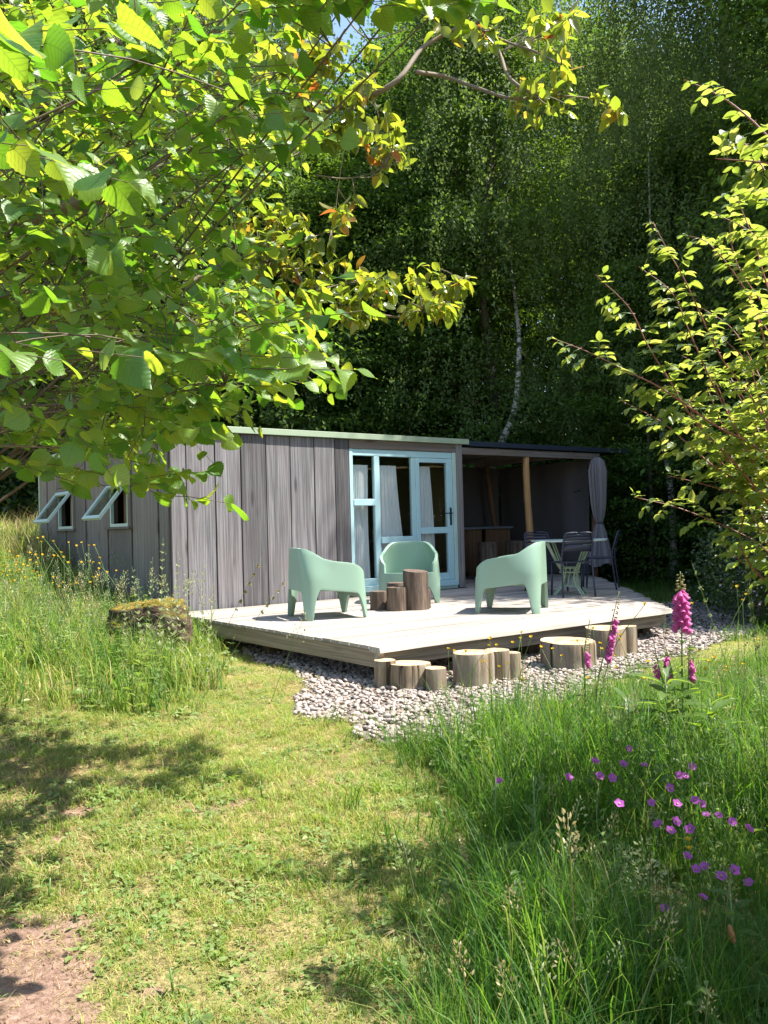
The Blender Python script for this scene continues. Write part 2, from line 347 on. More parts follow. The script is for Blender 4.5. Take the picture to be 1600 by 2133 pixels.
M['seed'] = leafmat('seed_head', [(0, (.25, .20, .08)), (1, (.40, .33, .17))], [(0, (.4, .34, .14)), (1, (.5, .42, .2))], .3, False)
M['seedgreen'] = leafmat('green_seed_head', [(0, (.17, .22, .09)), (1, (.30, .33, .16))], [(0, (.4, .48, .2)), (1, (.5, .55, .25))], .3, False)
M['seedred'] = plain('russet_seed_head', (.36, .14, .05), .8)
M['white'] = petal('pale_petal', (.62, .5, .55), (.6, .5, .5))
m = N('birch_bark'); co = m.coord(); a = m.noise(m.map(co, (1.2, 1.2, 6)), 2.6, 5, .7); b = m.noise(co, 2.5, 4)
f = m.ramp(m.math('ADD', m.math('MULTIPLY', a, .7), m.math('MULTIPLY', b, .3)), [(.42, (0, 0, 0)), (.50, (1, 1, 1))])
M['birch'] = m.end(m.bsdf(m.mix(f, (.035, .03, .025), (.50, .47, .42)), .75, .3, a, .4, .01))

# ---------------------------------------------------------------- ground
def bare(x, y): return sst(.56, .72, vnoise(x+3, y, .3)*.34+.42*vnoise(x, y+9, .15)+.58*np.exp(-((x+1.22)**2/.16+(y-2.62)**2/.16))+.17*np.exp(-((x+1.3)**2/.5+(y-4.1)**2/.25)))
def grid_ground():
    xs = np.concatenate([np.linspace(-160, -14, 24, endpoint=False), np.arange(-14, 14, .09), np.linspace(14, 160, 24)])
    ys = np.concatenate([np.linspace(-60, .2, 14, endpoint=False), np.arange(.2, 26, .09), np.linspace(26, 240, 30)])
    X, Y = np.meshgrid(xs, ys); Z = ground_z(X, Y); n, k = X.shape
    V = np.stack([X, Y, Z], -1).reshape(-1, 3); i = np.arange(n*k).reshape(n, k)
    F = np.stack([i[:-1, :-1], i[:-1, 1:], i[1:, 1:], i[1:, :-1]], -1).reshape(-1, 4)
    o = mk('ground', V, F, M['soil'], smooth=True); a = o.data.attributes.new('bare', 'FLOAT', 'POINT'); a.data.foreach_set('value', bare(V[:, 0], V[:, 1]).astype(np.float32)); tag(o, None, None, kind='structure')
grid_ground()
def grav():
    xs = np.arange(-2.4, 5.6, .08); ys = np.arange(4.9, 14, .08); X, Y = np.meshgrid(xs, ys); n, k = X.shape
    V = np.stack([X, Y, ground_z(X, Y)+.006], -1).reshape(-1, 3); i = np.arange(n*k).reshape(n, k)
    F = np.stack([i[:-1, :-1], i[:-1, 1:], i[1:, 1:], i[1:, :-1]], -1).reshape(-1, 4)
    c = V[F].mean(1); F = F[gravel_mask(c[:, 0], c[:, 1]) > .5]
    tag(mk('gravel_bed', V, F, M['gravel_ground'], smooth=True), None, None, kind='structure')
grav()

# scattered small stuff: one object, geometry nodes instance the sources on its points
def scatter(name, P, rot, scl, idx, sources):
    col = bpy.data.collections.new(name+'_sources')
    for i, s in enumerate(sources): s.name = f'{name}_piece_{"abcdefghij"[i]}'; col.objects.link(s)
    m = bpy.data.meshes.new(name); m.vertices.add(len(P)); m.vertices.foreach_set('co', np.asarray(P, np.float32).ravel())
    for nm, ty, arr, key in (('rot', 'FLOAT_VECTOR', rot, 'vector'), ('scl', 'FLOAT_VECTOR', scl, 'vector'), ('idx', 'INT', idx, 'value')):
        a = m.attributes.new(nm, ty, 'POINT'); a.data.foreach_set(key, np.asarray(arr, np.int32 if ty == 'INT' else np.float32).ravel())
    o = bpy.data.objects.new(name, m); C.objects.link(o); o['kind'] = 'stuff'
    g = bpy.data.node_groups.new(name+'_scatter', 'GeometryNodeTree')
    g.interface.new_socket('Geometry', in_out='INPUT', socket_type='NodeSocketGeometry'); g.interface.new_socket('Geometry', in_out='OUTPUT', socket_type='NodeSocketGeometry')
    gi = g.nodes.new('NodeGroupInput'); go = g.nodes.new('NodeGroupOutput'); ip = g.nodes.new('GeometryNodeInstanceOnPoints')
    ci = g.nodes.new('GeometryNodeCollectionInfo'); ci.inputs[0].default_value = col; ci.inputs['Separate Children'].default_value = True; ci.inputs['Reset Children'].default_value = True
    ip.inputs['Pick Instance'].default_value = True
    def at_(nm, ty):
        x = g.nodes.new('GeometryNodeInputNamedAttribute'); x.data_type = ty; x.inputs[0].default_value = nm; return x.outputs[0]
    L = g.links.new; L(gi.outputs[0], ip.inputs['Points']); L(ci.outputs[0], ip.inputs['Instance']); L(at_('idx', 'INT'), ip.inputs['Instance Index'])
    e = g.nodes.new('FunctionNodeEulerToRotation'); L(at_('rot', 'FLOAT_VECTOR'), e.inputs[0]); L(e.outputs[0], ip.inputs['Rotation'])
    L(at_('scl', 'FLOAT_VECTOR'), ip.inputs['Scale']); L(ip.outputs[0], go.inputs[0])
    o.modifiers.new('scatter', 'NODES').node_group = g
    return o

# ---------------------------------------------------------------- the house frame: s along the front wall, t into the house
HX, HY = -2.61, 10.49; HA = math.atan2(.601, .799)
HM = Matrix.Translation((HX, HY, 0)) @ Matrix.Rotation(HA, 4, 'Z')
def hw(s, t, z=0): v = HM @ Vector((s, t, z)); return np.array(v)
def hthing(name, label, cat, s=0, t=0, z=0, rz=0, group=None):
    return thing(name, label, cat, tuple(hw(s, t, z)), HA+rz, group)
DZ = .33

# deck ----------------------------------------------------------------
deck = hthing('deck', 'raised deck of bleached grey boards in front of the cabin', 'deck')
def deck_end(t): return 3.95+(t+4.34)*(8.2-3.95)/4.58 if t < .24 else 8.25
t = -4.34; row = 0
while t < 2.55:
    wd_ = .142; t1 = t+wd_-.009; s0 = -.09 if t1 < -.02 else 4.80; s1 = deck_end(t)+random.uniform(-.05, .06)
    cuts = [s0, s1]
    if s1-s0 > 2.5 and row % 2 == 0 and row > 0: cuts = [s0, s0+random.uniform(1.2, s1-s0-1), s1]
    for a, b in zip(cuts[:-1], cuts[1:]):
        mb = MB(); n = 10; xs = np.linspace(a+.002, b-.002, n); th = .045 if row == 0 else .028
        dz = random.uniform(-.002, .002); V = []; tw = random.uniform(-.002, .002)
        for x in xs:
            e0 = (vnoise(x, row*3.3, .5)-.5)*(.022 if row == 0 else .003); e0 = float(e0)
            zz = DZ+dz+float(vnoise(x, row, .7)-.5)*.004
            V += [(x, t+e0-(.012 if row == 0 else 0), zz-th), (x, t1, zz-th), (x, t1, zz+tw), (x, t+e0, zz-tw)]
        F = []
        for i in range(n-1):
            for j in range(4): F.append((i*4+j, i*4+(j+1) % 4, (i+1)*4+(j+1) % 4, (i+1)*4+j))
        F += [(3, 2, 1, 0), tuple((n-1)*4+j for j in range(4))]
        mb.add(V, F).build('board', M['deck'], deck)
    t += wd_; row += 1
b = MB().box(-.075, -.03, -4.26, -.03, .155, DZ-.031); o = b.build('rim_joist', wood('deck_side_rim_wood', (.12, .085, .055), (.27, .215, .15), (.40, .33, .25), 'Y'), deck, bevel=.004)
MB().box(-.02, 3.75, -4.30, -4.255, .155, DZ-.047).build('rim_joist', M['rim'], deck, bevel=.004)
MB().box(-.078, -.0205, -4.32, -4.2605, .15, DZ-.047).build('corner_block', M['rim'], deck)
j = MB().box(0, .05, -.0, 5.9, .17, DZ-.05, Matrix.Translation((3.82, -4.25, 0)) @ Matrix.Rotation(-math.radians(42.8), 4, 'Z')); j.build('rim_joist', M['rim'], deck)
for s in np.arange(.6, 3.6, .6): MB().box(s, s+.05, -4.25, -.1, .17, DZ-.033).build('joist', M['rim'], deck)
for s, t_ in ((.12, -4.12), (.1, -2.2), (1.9, -4.1), (3.5, -4.1), (3.9, -3.95), (5.3, -2.6), (2, -2), (3.6, -1.5)): MB().box(s, s+.12, t_, t_+.12, -.1, .168).build('footing_post', M['log_dark'], deck)
b = MB().box(-.30, -.012, -.03, 2.9, .20, .235); tag(b.build('step_plank', M['deck'], None), 'narrow grey plank laid at the foot of the shaded side wall', 'plank').matrix_world = HM

# cabin ----------------------------------------------------------------
cab = hthing('cabin', 'flat-roofed timber cabin clad in wide weathered grey boards', 'cabin')
seams = [-.01, .2, .59, .95, 1.32, 1.69, 2.07, 2.41, 2.66]
for i, (a, b) in enumerate(zip(seams[:-1], seams[1:])):
    pr = random.uniform(0, .012)
    MB().box(a+.008, b-.008, -.026-pr, -.004, DZ-.02, 2.545).build('wall_board', M['wall'], cab, bevel=.003)
    MB().box(b-.020, b+.016, -.0035, -.001, DZ-.02, 2.54).build('wall_batten', M['gap'], cab)
ts = [0, .3, .77, 1.21, 1.68, 2.14, 2.63, 3.1, 3.59, 4.1, 4.59, 5.11, 5.5]
wins = [(1.21, 2.14), (3.59, 4.59)]
for i, (a, b) in enumerate(zip(ts[:-1], ts[1:])):
    inw = any(a >= w0-.01 and b <= w1+.01 for w0, w1 in wins)
    for (z0, z1) in (((.22, 1.36), (2.06, 2.545)) if inw else ((.22, 2.545),)):
        MB().box(-.030-.012*(i % 2), -.004-.012*(i % 2), a+.010, b-.018, z0, z1).build('side_board', M['wall_side'], cab, bevel=.003)
        MB().box(-.0035, -.001, b-.03, b+.02, z0, z1).build('side_batten', M['dark'], cab)
MB().box(-.05, -.0, 5.51, 5.58, .5, 2.5).build('corner_trim', M['fascia'], cab)
# shell
MB().box(0, 2.66, 0, .08, .2, 2.54).build('front_wall_core', M['inner'], cab)
sw = MB(); sw.box(0.001, .08, .081, 1.21, .2, 2.54); sw.box(.001, .08, 2.14, 3.59, .2, 2.54); sw.box(.001, .08, 4.59, 5.5, .2, 2.54)
for w0, w1 in wins: sw.box(.001, .08, w0, w1, .2, 1.4); sw.box(.001, .08, w0, w1, 2.02, 2.54)
sw.build('side_wall_core', M['inner'], cab)
MB().box(.081, 4.79, 5.42, 5.5, .2, 2.54).build('back_wall', M['inner'], cab)
MB().box(4.70, 4.79, .121, 5.419, .2, 2.54).build('end_wall', M['inner'], cab)
MB().box(.081, 4.699, .081, 5.419, .30, .36).build('floor', M['brown'], cab)
MB().box(.0, 4.85, -.02, 5.6, 2.552, 2.62).build('roof', M['dark'], cab)
MB().box(-.06, 4.90, -.085, -.021, 2.552, 2.632).build('roof_fascia', M['fascia'], cab, bevel=.004)
MB().box(-.085, -.0605, -.085, 5.62, 2.552, 2.632).build('roof_fascia', M['fascia'], cab, bevel=.004)
MB().box(2.662, 4.66, -.03, .05, 2.425, 2.549).build('door_header', M['beam'], cab, bevel=.004)
MB().box(4.665, 4.785, -.04, .115, DZ+.001, 2.549).build('corner_post', M['post'], cab, bevel=.006)
MB().box(2.665, 2.72, -.02, .07, .40, 2.42).build('door_jamb', M['paint'], cab)
# glazed door wall
dr = MB(); P = M['paint']
def piece(nm, s0, s1, z0, z1, t0=-.012, t1=.05, mat=None, par=None, bev=.006):
    return MB().box(s0, s1, t0, t1, z0, z1).build(nm, mat or P, par or cab, bevel=bev)
piece('door_sill', 2.665, 4.62, DZ+.002, .375, -.05, .07, M['paint_side'])
piece('door_sill', 2.72, 4.61, .377, .465, -.075, .06)
piece('frame_top_rail', 2.72, 4.585, 2.325, 2.42)
piece('mullion', 3.10, 3.195, .467, 2.323)
piece('mullion', 3.79, 3.86, .467, 2.323)
piece('frame_jamb', 4.59, 4.66, .38, 2.42, -.03, .06, M['paint_side'])
for (a, b, mr, base) in ((2.722, 3.098, 1.61, .467), (3.197, 3.788, 1.06, .467)):
    piece('mid_rail', a, b, mr, mr+.095, -.03, .04); piece('bottom_rail', a, b, base, base+.10)
    for z0, z1 in ((base+.10, mr), (mr+.095, 2.323)): piece('pane', a, b, z0, z1, .016, .021, M['glass'], bev=0)
door = MB().box(3.862, 3.935, -.02, .045, .47, 2.32).box(4.48, 4.585, -.02, .045, .47, 2.32).build('door', P, cab, bevel=.006)
for z0, z1 in ((1.18, 1.275), (.47, .575), (2.255, 2.32)): MB().box(3.936, 4.479, -.018, .043, z0, z1).build('door_rail', P, door, bevel=.006)
MB().box(3.936, 4.479, .012, .017, .575, 1.18).build('door_pane', M['glass'], door)
MB().box(3.936, 4.479, .012, .017, 1.275, 2.255).build('door_pane', M['glass'], door)
MB().box(4.515, 4.55, -.03, -.021, 1.30, 1.57).box(4.36, 4.54, -.072, -.06, 1.475, 1.492).box(4.525, 4.54, -.06, -.03, 1.475, 1.492).build('door_handle', M['navy'], door, bevel=.002)
for (a, b, c_, d_) in ((2.74, 3.05, 2.74, 3.04), (3.24, 3.58, 3.24, 3.72), (3.93, 4.24, 3.93, 4.29)):
    V = []; n = 60; mz = 12
    for k in range(mz):
        f = k/(mz-1); z = 2.2-f*1.8
        for i in range(n):
            u = i/(n-1); s = (a+(b-a)*u)*(1-f)+(c_+(d_-c_)*u)*f+.012*math.sin(f*5+a*3)*(u > .5)
            V.append((s, .085+.014*math.sin(u*(34 if a > 3 else 9)+f*1.3)*(.6+.6*f)+.006*math.sin(u*71+f*3), z))
    F = [(k*n+i, k*n+i+1, (k+1)*n+i+1, (k+1)*n+i) for k in range(mz-1) for i in range(n-1)]
    MB().add(V, F).build('curtain', M['curtain'], cab, smooth=True)
cr = MB(); cr.tube([(2.74, .125, 2.19), (3.1, .125, 2.15), (3.7, .125, 2.18), (4.3, .125, 2.21), (4.6, .125, 2.21)], .014, 6); cr.build('curtain_pole', M['pole'], cab)
# side windows with sashes propped open
for (w0, w1) in wins:
    fr = MB(); fr.box(-.05, .07, w0+.0, w0+.11, 1.37, 2.05); fr.box(-.05, .07, w1-.11, w1, 1.37, 2.05); fr.box(-.05, .07, w0+.11, w1-.11, 1.985, 2.05)
    f = fr.build('window', M['wall_side'], cab)
    MB().box(-.09, .07, w0-.03, w1+.03, 1.365, 1.395).build('window_sill', M['wall_side'], f)
    q = MB(); q.box(-.045, .0, w0+.111, w0+.16, 1.396, 1.98); q.box(-.045, .0, w1-.16, w1-.111, 1.396, 1.98); q.box(-.045, .0, w0+.16, w1-.16, 1.396, 1.44)
    q.build('window_frame', M['paint_side'], f, bevel=.003)
    R_ = Matrix.Translation((-.06, 0, 1.98)) @ Matrix.Rotation(math.radians(38), 4, 'Y')
    q = MB(); L = .60
    q.box(-.02, .02, w0+.12, w0+.17, -L, 0, R_); q.box(-.02, .02, w1-.17, w1-.12, -L, 0, R_); q.box(-.02, .02, w0+.17, w1-.17, -L, -L+.05, R_); q.box(-.02, .02, w0+.17, w1-.17, -.05, 0, R_)
    q.build('sash', M['paint_side'], f)
    MB().box(-.003, .003, w0+.17, w1-.17, -L+.05, -.05, R_).build('sash_pane', M['glass'], f)
    MB().box(.10, .105, w0+.12, w0+.42, 1.38, 2.05).build('window_curtain', M['curtain'], f)
    MB().box(.12, .125, w1-.38, w1-.22, 1.38, 2.05).build('window_blind', M['inner'], f)

# lean-to kitchen --------------------------------------------------------
lt = hthing('kitchen_shelter', 'open lean-to kitchen with dark roof edge and dark canvas walls', 'shelter')
MB().box(4.905, 8.85, -.085, -.06, 2.53, 2.605).build('roof_fascia', M['roofdark'], lt, bevel=.003)
MB().box(4.905, 8.85, -.0595, 2.75, 2.535, 2.565).build('roof', M['dark'], lt)
MB().box(4.79, 8.09, -.045, .045, 2.40, 2.505).build('front_beam', M['beam'], lt, bevel=.005)
for s in (5.6, 6.5, 7.4): MB().box(s, s+.07, .047, 2.5, 2.42, 2.53).build('rafter', M['beam'], lt)
MB().box(4.9, 8.0, 2.42, 2.5, 2.36, 2.418).build('back_beam', M['beam'], lt); MB().box(7.98, 8.06, .1, 2.4, 2.3, 2.40).build('end_beam', M['beam'], lt)
def sheet(nm, p0, p1, z0, z1, nrm, par, amp=.02):
    n, k = 26, 12; V = []
    for a in range(k):
        for i in range(n):
            u = i/(n-1); f = a/(k-1); d = amp*(math.sin(u*13+f*2)+.6*math.sin(u*29+1)*f+float(vnoise(u*4, f*3, .6)-.5)*2)
            V.append((p0[0]+(p1[0]-p0[0])*u+nrm[0]*d, p0[1]+(p1[1]-p0[1])*u+nrm[1]*d, z0+(z1-z0)*f))
    return MB().add(V, [(a*n+i, a*n+i+1, (a+1)*n+i+1, (a+1)*n+i) for a in range(k-1) for i in range(n-1)]).build(nm, M['tarp'], par, smooth=True)
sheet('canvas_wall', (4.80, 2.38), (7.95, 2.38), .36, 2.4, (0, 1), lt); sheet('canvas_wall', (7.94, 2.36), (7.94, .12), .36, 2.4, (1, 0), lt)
def pole(nm, p0, p1, r, mat, par, seed=0, n=10, knots=()):
    rs = np.random.default_rng(seed); pts = []; rr = []
    for i in range(16):
        f = i/15; p = np.array(p0)*(1-f)+np.array(p1)*f; p[:2] += .018*np.array([math.sin(f*5+seed), math.cos(f*4+seed*2)]); pts.append(p); rr.append(r*(1.04-.14*f+rs.uniform(-.05, .05)))
    return MB().tube(pts, rr, n).build(nm, mat, par, smooth=True)
pole('front_pole', (6.27, .0, DZ), (6.27, .0, 2.40), .062, M['pole'], lt, 1)
pole('back_pole', (7.62, 1.95, DZ), (7.30, 2.05, 2.42), .055, M['brown'], lt, 2)
pole('corner_pole', (7.98, .02, DZ), (7.98, .02, 2.40), .05, M['brown'], lt, 3)
# awning bundle hanging at the beam end
aw = hthing('awning_curtain', 'grey-lilac canvas curtain tied in the middle at the beam end', 'curtain', 7.98, -.08)
prof = [(2.43, .06), (2.38, .13), (2.2, .19), (1.9, .175), (1.6, .15), (1.4, .115), (1.30, .08), (1.27, .062), (1.24, .08), (1.1, .13), (.9, .19), (.7, .24), (.53, .27)]
V = []; n = 96
for k, (z, r) in enumerate(prof):
    for i in range(n):
        a = i/n*2*math.pi; q = r*(1+.16*math.sin(a*11+z*1.5)+.10*math.sin(a*19+z*2.5)+.06*math.sin(a*5+z*4)); V.append((q*math.cos(a)*.95, q*.6*math.sin(a), z+(.03*math.sin(a*3) if k == len(prof)-1 else 0)))
MB().add(V, [(k*n+i, k*n+(i+1) % n, (k+1)*n+(i+1) % n, (k+1)*n+i) for k in range(len(prof)-1) for i in range(n)]).build('canvas', M['awning'], aw, smooth=True)
MB().tube([(.062*math.cos(a), .045*math.sin(a), 1.27) for a in np.linspace(0, 2*math.pi, 17)], .012, 6).build('tie_cord', M['dark'], aw)
# counter
kc = hthing('kitchen_counter', 'outdoor kitchen counter with thin grey top at the back of the shelter', 'counter', 4.83, 1.45, DZ)
MB().box(0, 2.55, 0, .6, .88, .92).build('countertop', M['counter'], kc, bevel=.003)
for s in (.05, .85, 1.25, 1.9): MB().box(s, s+(.62 if s != 1.25 else .55), .06, .09, .10, .878).build('front_panel', M['brown'], kc, bevel=.003)
MB().box(.05, 2.45, .5, .55, .0, .878).build('back_panel', M['brown'], kc)
MB().tube([(.62, .3, .92), (.62, .3, 1.12), (.62, .24, 1.17), (.62, .16, 1.15)], .012, 6).build('tap', M['steel'], kc)

# logs ----------------------------------------------------------------
def log(nm, label, cat, x, y, z0, h, r, side, group=None, seed=0, tilt=0, squash=1, top=None, jag=0):
    rs = np.random.default_rng(seed+11); n = 36
    t_ = thing(nm, label, cat, (x, y, z0), rs.uniform(0, 6), group)
    ph = rs.uniform(0, 6, 6); V = []; lv = [0, .12, .5, .9, 1.0]
    def rad(a, f): return r*(1+.05*math.sin(2*a+ph[0])+.035*math.sin(3*a+ph[1])+.02*math.sin(7*a+ph[2])+.012*math.sin(13*a+ph[3])+(.05 if f == 0 else 0)-(.03 if f == 1 else 0))
    for f in lv:
        for i in range(n):
            a = i/n*2*math.pi; q = rad(a, f); V.append((q*math.cos(a), q*math.sin(a)*squash, f*h+tilt*q*math.cos(a)*f))
    F = [(k*n+i, k*n+(i+1) % n, (k+1)*n+(i+1) % n, (k+1)*n+i) for k in range(len(lv)-1) for i in range(n)]
    MB().add(V, F).build('bark_side', side, t_, smooth=True)
    V = [(0, 0, h+.002)]; F = []
    for j, rr in enumerate((.35, .7, 1.0)):
        for i in range(n):
            a = i/n*2*math.pi; q = rad(a, 1)*rr; V.append((q*math.cos(a), q*math.sin(a)*squash, h+tilt*q*math.cos(a)+(jag*rs.uniform(-1, 1) if j < 2 else 0)))
    for i in range(n): F.append((0, 1+i, 1+(i+1) % n))
    for j in range(2):
        for i in range(n): F.append((1+j*n+i, 1+(j+1)*n+i, 1+(j+1)*n+(i+1) % n, 1+j*n+(i+1) % n))
    MB().add(V, F).build('cut_top', top or M['log_end'], t_)
    return t_
G = 'log steps standing on the gravel'
for i, (px, dep, h, r, lab) in enumerate([
    (852, 6.93, .205, .165, 'thick sawn log step in front of the deck corner, between two thinner ones'),
    (802, 6.93, .225, .085, 'slim round log left of the thick step under the deck corner'),
    (907, 6.80, .19, .08, 'slim round log right of the thick step under the deck corner'),
    (985, 7.00, .265, .175, 'tall pale log step, second cluster from the left, with split side'),
    (1036, 7.18, .25, .10, 'middle upright log of the second step cluster, wedged behind the pale one'),
    (1064, 7.22, .225, .08, 'thin log at the right end of the second step cluster'),
    (1184, 7.72, .235, .245, 'wide single log step with ragged grey top, standing alone'),
    (1263, 8.25, .285, .20, 'tall round log step below the right end of the deck'),
    (1311, 8.35, .28, .085, 'slim log touching the right side of the farthest step')]):
    p = at(px, 1400, dep); log('log_step', lab, 'log', p[0], dep, float(ground_z(p[0], dep))-.03, h+.03, r, M['log'], G, i, .02 if i % 2 else -.02, jag=.012 if i == 6 else .002)
G = 'dark logs used as a side table'
for i, (x, y, h, r, lab) in enumerate([(.345, 10.0, .45, .14, 'tallest dark log among the seat logs in front of the middle chair'), (.125, 9.93, .27, .115, 'short dark log just left of the tallest one'),
        (-.09, 10.12, .215, .105, 'leftmost and lowest dark log on the deck'), (.13, 10.28, .30, .125, 'dark log hidden behind the two short ones'), (.44, 10.14, .22, .09, 'small dark log peeping out right of the tallest one')]):
    log('side_log', lab, 'log', x, y, DZ+.002, h, r, M['log_dark'], G, 20+i, -.12 if i == 0 else 0, top=M['log_dark'])
for (s, t_, lab) in ((6.12, .85, 'left log stool before the kitchen counter'), (6.86, .9, 'right log stool before the kitchen counter')):
    p = hw(s, t_); log('log_stool', lab, 'stool', p[0], p[1], DZ+.002, .66, .165, M['log_dark'], 'log stools in the shelter', int(s*9), top=M['log_dark'])

# sage plastic armchairs --------------------------------------------------
def lounge_chair():
    t_ = thing('armchair', '', 'chair', (0, 0, 0), 0, 'sage green plastic armchairs on the deck')
    n = 208; hw_, hd, rc = .385, .35, .12; per = []
    # perimeter: rounded rectangle, parameter by angle of a superellipse
    def pt(a):
        c, s = math.cos(a), math.sin(a); e = 2/5.0
        return math.copysign(abs(c)**e, c)*hw_, math.copysign(abs(s)**e, s)*hd
    def lerp(x, xs, ys): return float(np.interp(x, xs, ys))
    def top(x, y):
        if y < -hd*.93: return .765-.03*abs(x/hw_)**6
        if y > hd*.93: 
            return .385+(.12*max(0, (abs(x)/hw_-.86)/.14)**1.5)
        return lerp(y, [-.33, -.28, -.22, -.12, 0, .12, .20, .26, .30, .325], [.765, .755, .72, .65, .615, .60, .585, .555, .52, .49])
    def bot(x, y):
        def arch(u, hmax, w0, w1):   # u 0 at the leg corner, 1 in the middle
            return hmax*math.sin(min(1, max(0, (u-w0)/(w1-w0)))*math.pi/2)**.75
        if abs(y) >= hd*.93:
            hm = .305 if y < 0 else .20; u = 1-abs(x)/hw_; return arch(u, hm, .22, .42) if u > .22 else 0
        if abs(x) > hw_*.9:
            u = 1-abs(y)/hd; hm = .30-.045*(y/hd); w_ = .17 if y > 0 else .27; return arch(u, hm, w_, w_+.24) if u > w_ else 0
        return 0
    rows = 12; V = []
    # dense angular sampling by arc length
    A = np.linspace(0, 2*math.pi, 4001); Q = np.array([pt(a) for a in A]); L = np.concatenate([[0], np.cumsum(np.linalg.norm(np.diff(Q, axis=0), axis=1))])
    AA = np.interp(np.linspace(0, L[-1], n, endpoint=False), L, A)
    for k in range(rows):
        f = k/(rows-1)
        for a in AA:
            x, y = pt(a); tz, bz = top(x, y), bot(x, y); z = bz+(tz-bz)*f
            fl = 1.10-.17*min(1, z/.75)                    # walls lean inwards towards the top
            bk = -.05*max(0, z-.35)/.4 if y < 0 else 0
            xx = x*fl; 
            if z > .42: xx *= 1-.30*((z-.42)/.35)**1.5*min(1, max(0, -y/hd)*1.15)
            V.append((xx, y*(1.09-.12*z)+bk*.4, z))
    F = [(k*n+i, k*n+(i+1) % n, (k+1)*n+(i+1) % n, (k+1)*n+i) for k in range(rows-1) for i in range(n)]
    o = MB().add(V, F).build('shell', M['chair'], t_, smooth=True)
    sm = o.modifiers.new('solid', 'SOLIDIFY'); sm.thickness = .035; sm.offset = -1; bv = o.modifiers.new('bevel', 'BEVEL'); bv.width = .012; bv.segments = 3; bv.angle_limit = math.radians(50)
    # seat with a soft rolled front and inner back slope
    n2 = 24; V = []
    for j in range(n2):
        v = j/(n2-1)
        for i in range(n2):
            u = i/(n2-1)*2-1; y = .335-v*.64; z = .385-.075*math.sin(min(1, v*1.5)*math.pi/2)-.012*(1-u*u)
            if j == 0: z -= .015
            wdt = .335-.04*(1-min(1, v*8))-.01*v-(.05*max(0, v-.85)/.15)
            V.append((u*wdt, y, z))
    o = MB().add(V, [(j*n2+i, j*n2+i+1, (j+1)*n2+i+1, (j+1)*n2+i) for j in range(n2-1) for i in range(n2-1)]).build('seat', M['chair'], t_, smooth=True)
    sm = o.modifiers.new('solid', 'SOLIDIFY'); sm.thickness = .02; sm.offset = 0
    return t_
ch = lounge_chair()
def place(o, x, y, ang, label): o.location = (x, y, DZ+.003); o.rotation_euler = (0, 0, math.radians(ang-90)); o['label'] = label
place(ch, -.66, 9.49, 22, 'sage green plastic armchair at left, seen from behind, facing right')
c2 = dup(ch); place(c2, 1.41, 9.62, 162, 'sage green plastic armchair at right with its back to the dining table')
c3 = dup(ch); place(c3, .31, 11.15, -93, 'sage green plastic armchair in the middle, facing the camera before the glass door')

# dining set ----------------------------------------------------------------
tb = thing('bistro_table', 'round pale bistro table with sage cast iron base', 'table', (2.48, 11.55, DZ))
MB().ring(0, 0, .715, .735, .50, .51, 48).build('tabletop', plain('pale_blue_enamel', (.5, .62, .60), .3), tb)
for k in range(4):
    a = math.radians(25+90*k); c_, s_ = math.cos(a), math.sin(a); mb = MB()
    prof = [(.36, .70), (.20, .42), (.12, .30), (.13, .16), (.17, .10), (.27, .0)]
    for off in (-.018, .018):
        mb.tube(spline([(r*c_-off*s_, r*s_+off*c_, z) for r, z in prof], 4), .011, 5)
    mb.build('leg', M['bistro'], tb)
cf = MB()
for z in (.12, .30, .36):
    cf.tube([(.14*math.cos(a), .14*math.sin(a), z) for a in np.linspace(0, 2*math.pi, 17)], .008, 5)
for a in np.linspace(0, 2*math.pi, 12, endpoint=False): cf.tube([(.13*math.cos(a), .13*math.sin(a), .12), (.10*math.cos(a+.4), .10*math.sin(a+.4), .36)], .006, 4)
cf.build('base_cage', M['bistro'], tb)
def bistro_chair():
    t_ = thing('slat_chair', '', 'chair', (0, 0, 0), 0, 'navy metal slat chairs at the dining table')
    w = .205
    fr = MB().tube(spline([(-w-.01, -.24, 0), (-w, -.19, .45), (-w+.01, -.23, .66), (-w+.02, -.27, .79), (-w+.055, -.285, .825), (0, -.288, .83), (w-.055, -.285, .825), (w-.02, -.27, .79), (w-.01, -.23, .66), (w, -.19, .45), (w+.01, -.24, 0)], 5), .0125, 7)
    fr.build('back_frame', M['navy'], t_, smooth=True)
    for x in (-w, w): MB().tube([(x*1.02, .22, 0), (x, .19, .445)], .0125, 7).build('leg', M['navy'], t_, smooth=True)
    MB().box(-w, w, -.20, .205, .445, .452).tube([(-w, -.19, .445), (-w, .19, .445), (w, .19, .445), (w, -.19, .445)], .012, 6).build('seat', M['navy'], t_)
    for z0, z1 in ((.775, .80), (.725, .765), (.675, .715), (.58, .665)):
        V = []
        for i in range(9):
            u = i/8*2-1; x = u*(w-.01); 
            for z in (z0, z1): V.append((x, -.235-.12*(z-.66)/.16*.35-.02*(1-u*u), z+.008*(1-u*u)))
        o = MB().add(V, [(2*i, 2*i+2, 2*i+3, 2*i+1) for i in range(8)]).build('slat', M['navy'], t_, smooth=True)
        sm = o.modifiers.new('solid', 'SOLIDIFY'); sm.thickness = .004
    return t_
bc = bistro_chair(); place(bc, 2.44, 11.24, 98, 'navy slat chair nearest to the camera, its back hiding the table')
b2 = dup(bc); place(b2, 2.28, 12.18, -72, 'navy slat chair on the far left side of the table beside the pole')
b3 = dup(bc); place(b3, 3.08, 12.33, 160, 'navy slat chair at the right side of the table, seen from the side')

